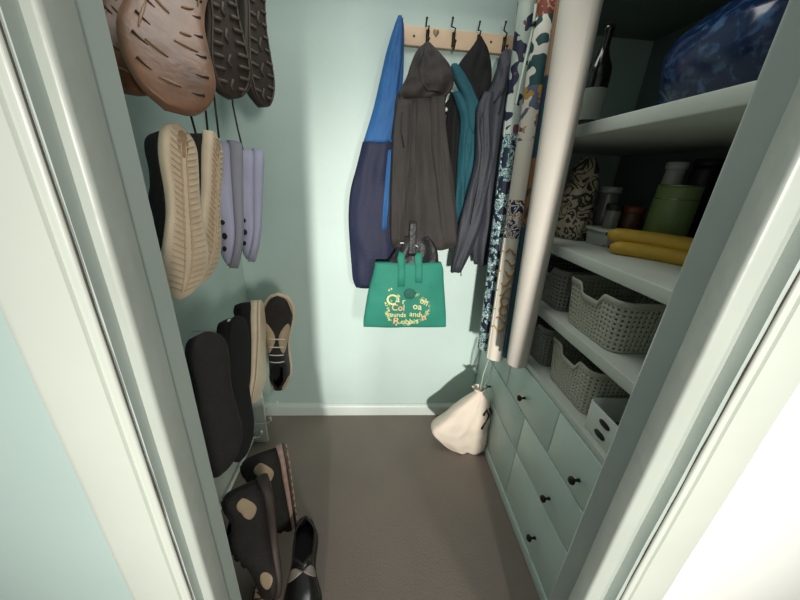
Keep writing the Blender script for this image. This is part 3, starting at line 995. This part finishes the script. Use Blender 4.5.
R2B, R2T = Vector((0.517, 1.111, 0.556)), Vector((0.504, 1.185, 1.772))
# band heights along the roll measured from its foot
ax2 = (R2T - R2B)
def r2z(px, py):
    """height along the second roll of a picture point"""
    best = min(range(400), key=lambda i: _pd(R2B + ax2 * (i / 360.0), px, py))
    return ax2.length * best / 360.0
def _pd(p, px, py):
    v = p - CAMPOS
    cx = sum(ROWS[i][0] * v[i] for i in range(3)); cy = sum(ROWS[i][1] * v[i] for i in range(3)); cz = sum(ROWS[i][2] * v[i] for i in range(3))
    return abs(cy / cz * F + 300 - py)
PB = [r2z(510, 238), r2z(512, 200), r2z(525, 142), r2z(530, 88), r2z(547, 20)]
M_p2 = nodes_pattern('patterned paper with swirls', pat2)
M_p3 = nodes_pattern('teal leaf patterned paper', pat3)
M_p4 = nodes_pattern('dark teal and gold paper', pat4)
roll('paper_roll', (0.519, 0.930, 0.648), (0.476, 0.930, 1.664), 0.0375, 0.0500, M_paper, 'thick plain cream paper roll leaning against the shelf ends')
r2, L2 = roll('paper_roll', R2B, R2T, 0.0365, 0.0350, M_p2, 'cream roll with teal, navy and gold printed bands left of the thick plain roll')
roll('paper_roll', (0.500, 1.190, 0.555), (0.478, 1.285, 1.81), 0.032, 0.034, M_p3, 'teal leaf patterned roll, leftmost and farthest of the rolls')
roll('paper_roll', (0.532, 1.03, 0.612), (0.524, 1.12, 1.75), 0.026, 0.026, M_p4, 'thin dark teal and gold roll squeezed behind the thick plain roll')

# gold script along the foot of the second roll (wraps its front)
M_gold = mat('gold print', srgb(190, 144, 66), 0.5, 0.1, 40)
r2inv = r2.matrix_basis.inverted()
view_l = r2inv @ CAMPOS; va = math.atan2(view_l.y, view_l.x)
gs = MB()
def on_roll(ang, z): return Vector((0.0369 * math.cos(va + ang), 0.0369 * math.sin(va + ang), z))
za, zb2 = r2z(508, 246), r2z(497, 330)
nglyph = 9
rs = random.Random(11)
for i in range(nglyph):
    zc = za + (zb2 - za) * (i + 0.5) / nglyph
    h = (za - zb2) / nglyph
    pts = []
    w0 = 0.55 if i not in (5, 6) else 0.7
    if i in (5, 6):
        for k in range(12):
            t = 2 * PI * k / 11; pts.append(on_roll(0.15 + w0 * 0.6 * math.cos(t), zc + h * 0.5 * math.sin(t)))
    else:
        s = rs.uniform(-0.15, 0.25)
        for k in range(9):
            f = k / 8; pts.append(on_roll(s - w0 + 2 * w0 * f, zc + h * (0.35 * math.sin(f * 5 + i) + 0.35 * (f - 0.5))))
    gs.tube(pts, [0.0008] + [0.0030] * (len(pts) - 2) + [0.0006], 6)
    if i % 2 == 0: gs.ball(on_roll(-0.8, zc), 0.003, 0.003, 0.003, 6)
gs.build('gold_script', M_gold, r2)

# ------------------------------------------------------------------ cream drawstring bag on the floor
M_cal = mat('cream calico', srgb(226, 214, 198), 0.85, 0.04, 9, 0.15, 120)
M_cord = mat('pale green cord', srgb(168, 184, 170), 0.6, 0.05, 30)
YBAG = 1.165
sackbag = thing('drawstring_bag', (0.46, YBAG, 0), 'cream calico drawstring bag slumped on the floor beside the drawers', 'bag')
BR = [(390, 477, 481, .25), (394, 472, 485, .45), (399, 464, 489, .6), (406, 455, 491.5, .8), (415, 445, 492, .95), (424, 432.5, 491.5, 1.05), (430, 431.5, 491, 1.1), (437, 438, 490, 1.1), (443, 444, 486, 1.0), (448, 451, 477, .8)]
rings = garment_surface(BR, YBAG, 0.060, 0.012, 2.3, 1.4, 36, 64, 0.6)
for r in rings:
    for v in r:
        v.z = max(v.z, 0.003)
        v.x = min(v.x, XD - 0.010)
mb = MB().loft(rings)
for i, v in enumerate(mb.v): mb.v[i] = v - sackbag.location
mb.build('sack', M_cal, sackbag)
# gathered neck ruffle
top = at_y(479, 391, YBAG)
g = MB(); grid = []
for i in range(5):
    f = i / 4
    grid.append([top + Vector(((0.010 + 0.020 * f) * math.cos(a) * (1 + 0.25 * f * math.sin(a * 7)), (0.010 + 0.018 * f) * math.sin(a) * (1 + 0.25 * f * math.cos(a * 6)), -0.010 + 0.028 * f + 0.006 * f * math.sin(a * 5))) - sackbag.location for a in [2 * PI * k / 40 for k in range(40)]])
g.grid(grid, closed_u=True); nk = g.build('gathered_neck', M_cal, sackbag)
md = nk.modifiers.new('thickness', 'SOLIDIFY'); md.thickness = 0.002; md.offset = 0
for dx, px, px2 in ((-0.006, 489, 480), (0.006, 495, 482)):
    a = at_y(px2, 391, YBAG); b2 = at_y(px, 358, 1.15); c2 = at_y(512 + (px - 489), 110, 1.235); d2 = at_y(535 + (px - 489) * 0.5, 20, 1.235)
    strokes(sackbag, 'drawstring', M_cord, [a, a.lerp(b2, 0.5) + Vector((dx, 0, 0)), b2], 0.003)
for (pts, r) in (([(480, 408), (484, 404), (486, 409), (480, 417), (478, 420)], 0.006), ([(487.5, 404), (490, 409), (490.5, 415)], 0.006)):
    q = []
    for (a, b2) in pts:
        pt = at_y(a, b2, YBAG)
        best = min((v for rr in rings for v in rr[:33]), key=lambda v: (v.x - pt.x) ** 2 + (v.z - pt.z) ** 2)
        q.append(Vector((pt.x, best.y - 0.002, pt.z)))
    strokes(sackbag, 'dark_tie', M_black, q, r)
# pale cord hanging among the rolls
cord = thing('cord', at_y(516, 106, 1.10), 'pale green cord hanging straight down in front of the leaf patterned roll', 'cord')
strokes(cord, 'line', M_cord, [at_y(536, 4, 1.12), at_y(533, 28, 1.12), at_y(524, 66, 1.11), at_y(515.5, 104, 1.10)], 0.0042)
g = MB().ball(at_y(533.5, 24, 1.117) - cord.location, 0.0085, 0.007, 0.006); g.build('knot', M_zip, cord)

# ------------------------------------------------------------------ shoes on the left
FOOT = [(0, 0.0, 0.0), (0.015, .15, .15), (0.05, .26, .26), (.12, .335, .335), (.22, .35, .345), (.38, .345, .29), (.50, .385, .29), (.62, .45, .36), (.72, .49, .43), (.80, .48, .455), (.88, .405, .42), (.94, .30, .34), (.98, .17, .22), (1.0, 0.0, 0.0)]


def place(root, heel, toe, nrm):
    heel, toe, nrm = Vector(heel), Vector(toe), Vector(nrm)
    x = (toe - heel).normalized(); z = -nrm; z = (z - x * z.dot(x)).normalized(); y = z.cross(x)
    m = Matrix.Identity(4)
    for i in range(3): m[i][0] = x[i]; m[i][1] = y[i]; m[i][2] = z[i]; m[i][3] = heel[i]
    root.matrix_basis = m


def stations(n=34): return [(1 - math.cos(PI * i / n)) / 2 for i in range(n + 1)]


def shoe(name, heel, toe, nrm, label, cat, group, m_sole, m_upper, W=0.105, t_sole=0.026, flip=1, tops=None, open_=(0.06, 0.36), gap=0.55,
         tread=None, m_tread=None, m_lace=None, patches=(), m_in=None, toe_spring=0.016, heel_flare=0.0, sole_bulge=0.03, laces=4, m_mid=None, holes=()):
    t = bpy.data.objects.new(name, None); COL.objects.link(t); t.empty_display_size = 0.05
    tag(t, label, cat, group)
    place(t, heel, toe, nrm)
    L = (Vector(toe) - Vector(heel)).length
    def half(s):
        a, b2 = interp(FOOT, s)
        a = max(0, a) * W; b2 = max(0, b2) * W
        return (a, b2) if flip > 0 else (b2, a)
    def zs(s): return toe_spring * max(0, (s - 0.68) / 0.32) ** 2 + toe_spring * 0.35 * max(0, (0.12 - s) / 0.12) ** 2
    def tk(s): return t_sole * (1.12 - 0.38 * min(1, max(0, (s - 0.2) / 0.6)))
    S = stations()
    def sole_rings(z0f, z1f, grow):
        rings = []
        for s in S:
            yl, yr = half(s); g = 1 + grow
            yl = yl * g + (0.0012 if 0 < s < 1 else 0.0004); yr = yr * g + (0.0012 if 0 < s < 1 else 0.0004)
            zb_, ztp = zs(s) + tk(s) * z0f, zs(s) + tk(s) * z1f
            zc, hz = (zb_ + ztp) / 2, (ztp - zb_) / 2
            ring = []
            for k in range(24):
                a = 2 * PI * k / 24; ca, sa = math.cos(a), math.sin(a)
                cx = math.copysign(abs(ca) ** 0.5, ca); sz = math.copysign(abs(sa) ** 0.5, sa)
                ring.append(Vector((L * (0.5 + (s - 0.5) * (1 + grow * 0.3)), (yl if cx > 0 else yr) * cx, zc + hz * sz)))
            rings.append(ring)
        return rings
    if m_mid is not None:
        MB().loft(sole_rings(0.28, 1.0, sole_bulge)).build('midsole', m_mid, t)
        MB().loft(sole_rings(0.0, 0.30, sole_bulge * 0.6)).build('outsole', m_sole, t)
    else:
        MB().loft(sole_rings(0.0, 1.0, sole_bulge)).build('sole', m_sole, t)
    # tread
    if tread:
        g = MB()
        def sp(s, q, d=0.0012):
            s = min(0.985, max(0.015, s)); yl, yr = half(s)
            return Vector((L * s, (yl if q > 0 else yr) * q * 0.82, zs(s) - d))
        if tread == 'fern':
            for k in range(26):
                s0 = 0.04 + 0.9 * k / 25
                for sg in (-1, 1):
                    g.tube([sp(s0 - 0.035 * abs(q) + 0.02, q * sg) for q in (0.16, 0.36, 0.6, 0.82, 1.0)], [0.0014, 0.0018, 0.0018, 0.0016, 0.0008], 5)
            for q0 in (-0.14, 0.14):
                g.tube([sp(0.04 + 0.92 * k / 24, q0 * (1 + 0.8 * math.sin(PI * k / 24))) for k in range(25)], 0.0014, 5)
            c = sp(0.11, 0, 0.0); MB().ball(c, 0.024, 0.010, 0.0022).build('heel_badge', M_tan, t)
        elif tread == 'bars':
            for k in range(12):
                s0 = 0.06 + 0.86 * k / 11
                g.tube([sp(s0 + 0.012, q, 0.002) for q in (-0.95, -0.65, -0.4)], 0.0042, 6)
                g.tube([sp(s0 - 0.01, q, 0.002) for q in (0.4, 0.65, 0.95)], 0.0042, 6)
            for k in range(6):
                s0 = 0.1 + 0.8 * k / 5
                g.tube([sp(s0 - 0.02, 0, 0.002), sp(s0 + 0.03, 0.18, 0.002), sp(s0 + 0.06, 0, 0.002)], 0.003, 6)
            g.tube([sp(0.03 + 0.94 * k / 30, 0.98) for k in range(31)], 0.0022, 5)
            g.tube([sp(0.03 + 0.94 * k / 30, -0.98) for k in range(31)], 0.0022, 5)
        elif tread == 'slots':
            for (s0, q0, s1, q1) in ((.10, .55, .12, .05), (.22, -.6, .24, .1), (.34, .7, .33, .2), (.46, -.65, .50, -.1), (.55, .75, .58, .25), (.68, -.7, .70, .05), (.78, .7, .80, .15), (.90, -.3, .91, .4), (.14, -.6, .17, -.2), (.30, -.8, .42, -.85), (.60, .85, .74, .85), (.62, -.5, .64, -.1)):
                g.tube([sp(s0 + (s1 - s0) * f, q0 + (q1 - q0) * f, 0.001) for f in (0, .33, .66, 1)], [0.001, 0.0024, 0.0024, 0.001], 6)
            g2 = MB()
            for k in range(9):
                s0 = 0.08 + 0.1 * k
                g2.tube([sp(s0, 0.98, 0.0), sp(s0 + 0.012, 0.8, 0.0), sp(s0 + 0.02, 0.62, 0.0)], [0.0026, 0.0018, 0.0008], 5)
                g2.tube([sp(s0, -0.98, 0.0), sp(s0 + 0.012, -0.8, 0.0), sp(s0 + 0.02, -0.62, 0.0)], [0.0026, 0.0018, 0.0008], 5)
            g2.build('tread_groove', M_dkbr, t)
        elif tread == 'lugs':
            for k in range(15):
                s0 = 0.05 + 0.9 * k / 14
                for q in (-0.82, -0.3, 0.3, 0.82):
                    c = sp(s0 + (0.03 if abs(q) < 0.5 else 0), q, 0.001)
                    g.box(c.x - 0.0045, c.x + 0.0045, c.y - 0.006, c.y + 0.006, c.z - 0.004, c.z + 0.003)
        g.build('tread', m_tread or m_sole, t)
    # upper
    T = tops or [(0, .030), (.03, .062), (.10, .068), (.22, .056), (.32, .060), (.40, .072), (.5, .062), (.65, .046), (.8, .036), (.92, .026), (1, .006)]
    ex = 0.62
    def gapw(s):
        if not open_ or s < open_[0] or s > open_[1]: return 0.0
        f = (s - open_[0]) / (open_[1] - open_[0])
        return gap * min(1, math.sin(PI * min(1, max(0, f))) * 1.5)
    def up(s, f, side, off=0.0):
        """f: 0 at the sole .. 1 at the top line"""
        yl, yr = half(s); h = max(0.002, interp(T, s)[0])
        hw = max(0.0006, (yl if side > 0 else yr) * 0.93)
        a_max = math.acos(min(1, gapw(s)) ** (1 / ex))
        a = a_max * f
        ca, sa = math.cos(a), math.sin(a)
        y = side * hw * max(0, ca) ** ex; z = zs(s) + tk(s) * 0.9 + h * max(0, sa) ** 0.75
        x = L * (0.012 + 0.976 * s)
        # small padding bulge
        o = off
        return Vector((x, y * (1 + o / max(hw, 0.02)), z + o * max(0, sa)))
    NF = 9
    g = MB(); rows_ = []
    SU = [0.0, .01, .03, .05, .07, .09, .12, .15, .18, .21, .24, .27, .30, .33, .35, .37, .40, .44, .48, .52, .56, .6, .65, .7, .75, .8, .85, .89, .92, .95, .97, .985, 1.0]
    g.grid([[up(s, k / NF, 1) for k in range(NF + 1)] for s in SU])
    g.grid([[up(s, k / NF, -1) for k in range(NF + 1)] for s in SU])
    o = g.build('upper', m_upper, t)
    md = o.modifiers.new('thickness', 'SOLIDIFY'); md.thickness = 0.003; md.offset = -1
    for (nm, mm, s0, s1, f0, f1, sides) in patches:
        for sd in sides:
            g = MB(); N = 14
            g.grid([[up(s0 + (s1 - s0) * i / N, f0 + (f1 - f0) * (0.5 + (k / 6 - 0.5) * math.sin(PI * (0.01 + 0.98 * i / N)) ** 0.55), sd, 0.0018) for k in range(7)] for i in range(N + 1)])
            o = g.build(nm, mm, t)
            md = o.modifiers.new('thickness', 'SOLIDIFY'); md.thickness = 0.0014; md.offset = 0
    if open_:
        # collar edge roll and dark insole
        s0, s1 = open_
        loop = [up(s0 + (s1 - s0) * i / 16, 1, 1) for i in range(17)] + [up(s1 - (s1 - s0) * i / 16, 1, -1) for i in range(17)]
        g = MB(); g.tube(loop + [loop[0]], 0.0035, 6); g.build('collar', m_in or m_upper, t)
        g = MB(); N = 16
        g.grid([[Vector((L * (0.03 + 0.9 * i / N), (half(0.03 + 0.9 * i / N)[0] if q > 0 else half(0.03 + 0.9 * i / N)[1]) * q * 0.85, zs(0.03 + 0.9 * i / N) + tk(0.03 + 0.9 * i / N) * 1.02)) for q in (-1, -.5, 0, .5, 1)] for i in range(N + 1)])
        g.build('insole', m_in or M_dark, t)
    if m_lace:
        g = MB()
        for k in range(laces):
            s = open_[1] + 0.01 + 0.22 * k / max(1, laces - 1)
            pts = [up(s, 0.62, -1, 0.002), up(s + 0.01, 0.8, -1, 0.003), up(s + 0.012, 0.96, -1, 0.004), up(s + 0.012, 0.96, 1, 0.004), up(s + 0.01, 0.8, 1, 0.003), up(s, 0.62, 1, 0.002)]
            g.tube(pts, 0.0024, 6)
        g.build('laces', m_lace, t)
    return t


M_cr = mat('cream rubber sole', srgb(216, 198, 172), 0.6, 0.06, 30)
M_crd = mat('darker cream tread rubber', srgb(196, 174, 144), 0.65, 0.06, 30)  # tread ribs a deeper cream than the sole
M_blkf = mat('black knit upper', srgb(18, 17, 17), 0.9, 0.15, 40, 0.25, 200)
M_brsole = mat('brown leather sole rubber', srgb(134, 90, 64), 0.4, 0.3, 14, 0.1, 40)
M_brtan = mat('worn tan brown sole rubber', srgb(124, 90, 68), 0.38, 0.35, 14, 0.15, 40)
M_tan = mat('worn tan tread marks', srgb(160, 132, 106), 0.55, 0.2, 30)
M_dkbr = mat('dark brown boot rubber', srgb(50, 40, 34), 0.6, 0.2, 20)
M_dkgr = mat('grey boot tread', srgb(84, 76, 66), 0.6, 0.2, 30)
M_lil = mat('lilac foam', srgb(166, 166, 190), 0.55, 0.05, 12)
M_lild = mat('grey lilac foam sole', srgb(140, 140, 152), 0.6, 0.05, 12)
M_beige = mat('beige suede', srgb(176, 156, 128), 0.8, 0.1, 30)
M_brk = mat('dark brown black upper', srgb(34, 30, 28), 0.75, 0.2, 30, 0.25, 150)
M_pink = mat('pinkish rubber tread', srgb(176, 146, 134), 0.6, 0.15, 60)
M_orange = mat('tan tab', srgb(186, 120, 70), 0.6)
M_leath = mat('polished black leather', srgb(24, 23, 23), 0.22, 0.1, 20, spec=0.7)
M_grleath = mat('grey leather tongue', srgb(120, 112, 104), 0.45, 0.1, 20)


def leop(nt, tc):
    f = noise_fac(nt, tc, 90, 1, 0.6)
    return mixc(nt, thr(nt, f, 0.52), srgb(52, 42, 36), srgb(150, 128, 104))


M_leo = nodes_pattern('brown flecked knit', leop, 0.8)
GS = 'shoes hanging on the left wall'
NS = (0.86, -0.50, 0.0)
# top row: brown pair, dark boots
shoe('shoe', at_x(136, -60, -0.47), at_x(125, 84, -0.45), (0.62, -0.76, -0.18), 'brown soled shoe at top left, half hidden by the door frame', 'shoe', GS, M_brsole, M_dkbr, W=0.13, tread='slots', m_tread=M_tan, open_=None, flip=-1, toe_spring=0.01)
shoe('shoe', at_x(186, -75, -0.385), at_x(171, 100, -0.345), (0.62, -0.76, -0.18), 'brown soled shoe in front with worn pale tread marks, top left', 'shoe', GS, M_brtan, M_dkbr, W=0.146, tread='slots', m_tread=M_tan, open_=None, flip=1, toe_spring=0.01)
shoe('boot', at_x(212, -70, -0.36), at_x(236, 97, -0.345), (0.80, -0.58, -0.12), 'dark brown boot sole next to the brown soled shoes', 'boot', GS, M_dkbr, M_dkbr, W=0.118, tread='bars', m_tread=M_dkgr, open_=None, flip=-1, toe_spring=0.01, t_sole=0.032)
shoe('boot', at_x(252, -60, -0.365), at_x(266, 106, -0.355), (0.88, -0.45, -0.1), 'dark brown boot sole farthest right in the top row', 'boot', GS, M_dkbr, M_dkbr, W=0.118, tread='bars', m_tread=M_dkgr, open_=None, flip=1, toe_spring=0.01, t_sole=0.032)
# white soled black sneakers
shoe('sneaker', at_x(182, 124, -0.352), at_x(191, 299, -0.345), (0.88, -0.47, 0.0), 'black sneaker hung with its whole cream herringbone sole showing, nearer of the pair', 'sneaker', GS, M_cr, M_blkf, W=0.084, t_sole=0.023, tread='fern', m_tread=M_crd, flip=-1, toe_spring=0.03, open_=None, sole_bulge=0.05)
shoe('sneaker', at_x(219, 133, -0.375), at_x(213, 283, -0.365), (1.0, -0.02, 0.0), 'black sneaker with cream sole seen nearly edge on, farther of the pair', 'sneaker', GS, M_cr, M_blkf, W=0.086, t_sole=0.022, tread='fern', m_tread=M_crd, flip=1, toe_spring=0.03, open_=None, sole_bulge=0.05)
# lilac foam clogs
for i, (h, tt, nn, lb) in enumerate([(at_x(243, 144, -0.385), at_x(244, 268, -0.375), (0.90, 0.42, 0), 'lilac foam clog hanging beside the cream soled sneakers'), (at_x(265, 152, -0.385), at_x(260, 262, -0.385), (0.92, 0.36, 0), 'lilac foam clog nearest the back wall')]):
    shoe('clog', h, tt, nn, lb, 'clog', GS, M_lild if i == 0 else M_lil, M_lil, W=0.118, t_sole=0.032, flip=-1 if i else 1, open_=(0.05, 0.42), gap=0.7, m_in=M_lild, toe_spring=0.014,
         patches=[('vent_hole_patch', M_dark, .66, .70, .25, .5, (-1, 1)), ('vent_hole_patch', M_dark, .76, .81, .22, .48, (-1, 1)), ('vent_hole_patch', M_dark, .86, .90, .25, .5, (-1, 1))])  # vents are dark patches, hole shade put into their colour
# black cord hangers above the second row
hang = thing('shoe_hanger', (-0.42, 0.95, 1.32), 'black hanging cords from which the middle row of shoes dangles', 'hanger')
for pts, X in (([(178, 60), (185, 88), (190, 112), (196, 134)], -0.43), ([(196, 40), (200, 70), (205, 104), (208, 134)], -0.43), ([(204, 30), (210, 60), (215, 104), (219, 138)], -0.43), ([(230, 80), (233, 106), (238, 130), (243, 150)], -0.43)):
    q = [at_x(a, b2, X) for a, b2 in pts]
    q.insert(0, q[0] + Vector((0, 0, 0.25)))
    strokes(hang, 'cord', M_black, q, 0.0027)
g = MB().tube([Vector((-0.43, 0.60, 1.70)) - hang.location, Vector((-0.43, 1.398, 1.70)) - hang.location], 0.006, 10); g.build('rail', M_black, hang)

# white shoe rack with wire hooks
M_rack = mat('white rack enamel', srgb(224, 228, 222), 0.4, 0.04, 10)
rk = thing('shoe_rack', (-0.552, 0.86, 0), 'low white shoe rack with curved wire hooks against the left wall', 'shoe rack')
def rpart(name, mb, m=None):
    for i, v in enumerate(mb.v): mb.v[i] = v - rk.location
    return mb.build(name, m or M_rack, rk)
shade_angle(rpart('back_panel', MB().box(-0.594, -0.574, 0.46, 1.215, 0.0, 0.66, 0.003)), 50)
shade_angle(rpart('end_panel', MB().box(-0.574, -0.505, 1.200, 1.216, 0.0, 0.40, 0.003)), 50)
for zz in (0.05, 0.33, 0.60):
    rpart('cross_bar', MB().tube([(-0.56, 0.46, zz), (-0.56, 1.21, zz)], 0.006, 8))
def wire_hook(p, d=0.06):
    p = Vector(p)
    pts = [p, p + Vector((d * 0.5, 0, 0.002)), p + Vector((d * 0.8, 0, 0.006)), p + Vector((d, 0, 0.022)), p + Vector((d * 0.96, 0, 0.036))]
    g = MB().tube(pts, 0.0032, 8); g.ball(pts[-1], 0.0062)
    rpart('wire_hook', g)
for px, py, X in ((231, 321, -0.44), (199, 352, -0.43), (278, 402, -0.46), (271, 418, -0.47), (262, 432, -0.49)):
    tip = at_x(px, py, X); wire_hook(tip - Vector((-0.56 - X, 0, 0)) * -1 - Vector((0, 0, 0.036)), X + 0.56)

# lower row
shoe('trainer', at_x(264, 300, -0.42), at_x(263, 402, -0.385), (1.0, -0.05, -0.1), 'black trainer with a thick cream midsole on the low rack', 'trainer', GS, M_cr, M_blkf, W=0.112, t_sole=0.034, flip=1, m_mid=M_cr, toe_spring=0.03, open_=(0.06, .36), m_in=M_dark)
shoe('trainer', at_x(282, 380, -0.40), at_x(279, 291, -0.37), (-0.10, 0.98, 0.1), 'cream and black trainer with toe up behind the cream midsole trainer', 'trainer', GS, M_cr, M_brk, W=0.125, t_sole=0.026, flip=1, m_mid=M_cr, m_lace=M_tagw, m_in=M_dark,
     patches=[('toe_rand', M_beige, .82, .995, 0.0, .3, (-1, 1)), ('side_panel', M_beige, .46, .74, 0.25, .98, (-1, 1)), ('heel_panel', M_beige, .02, .16, 0.1, .85, (-1, 1))])
shoe('slipper', at_x(241, 316, -0.41), at_x(244, 462, -0.38), (0.90, -0.42, 0.0), 'plain black slip on shoe hanging beside the cream midsole trainer', 'shoe', GS, M_blkf, M_blkf, W=0.102, t_sole=0.016, flip=1, open_=None)
shoe('slipper', at_x(210, 332, -0.385), at_x(222, 478, -0.345), (0.76, -0.64, 0.0), 'plain black slip on shoe nearest the door frame', 'shoe', GS, M_brk, M_blkf, W=0.116, t_sole=0.018, flip=-1, open_=None)
BP = [('suede_patch', M_beige, .04, .20, .10, .45, (-1, 1)), ('tab', M_orange, .40, .46, .70, .86, (-1, 1)), ('suede_patch', M_beige, .66, .80, .05, .4, (-1, 1))]
shoe('trail_shoe', at_x(286, 444, -0.305), at_x(300, 548, -0.275), (0.93, 0.36, 0.0), 'dark brown trail shoe hung toe down with its pinkish lugged sole facing the floor space', 'shoe', GS, M_dkgr, M_brk, tops=[(0,.05),(.03,.11),(.10,.125),(.22,.11),(.32,.115),(.4,.12),(.5,.10),(.65,.065),(.8,.05),(.92,.035),(1,.008)], W=0.115, t_sole=0.026, flip=1, tread='lugs', m_tread=M_pink, m_lace=M_brk, m_in=M_dark, m_mid=M_pink, patches=BP)
shoe('trail_shoe', at_x(270, 474, -0.29), at_x(282, 588, -0.262), (0.86, 0.50, 0.0), 'dark brown trail shoe with a long beige heel patch beside the door frame', 'shoe', GS, M_dkbr, M_brk, tops=[(0,.04),(.03,.085),(.10,.095),(.22,.085),(.32,.095),(.4,.105),(.5,.09),(.65,.065),(.8,.05),(.92,.035),(1,.008)], W=0.125, t_sole=0.028, flip=-1, m_lace=M_brk, m_in=M_dark, patches=BP)
shoe('knit_shoe', (-0.325, 0.68, 0.003), (-0.315, 0.44, 0.003), (0, 0, -1), 'flecked brown knit shoe on the floor in front of the trail shoes', 'shoe', GS, M_dkbr, M_leo, W=0.09, t_sole=0.02, flip=1, m_in=M_dark)
shoe('leather_shoe', (-0.232, 0.785, 0.002), (-0.185, 0.50, 0.002), (0, 0, -1), 'polished black leather shoe standing on the floor at the front', 'shoe', GS, M_black, M_leath, W=0.118, t_sole=0.022, flip=-1, open_=(0.04, 0.56), gap=0.86, m_in=M_dark, toe_spring=0.008,
     tops=[(0, .040), (.03, .066), (.10, .072), (.22, .064), (.40, .060), (.52, .064), (.65, .050), (.8, .036), (.92, .026), (1, .006)], patches=[('tongue', M_grleath, .565, .66, .25, 1.0, (-1, 1))])
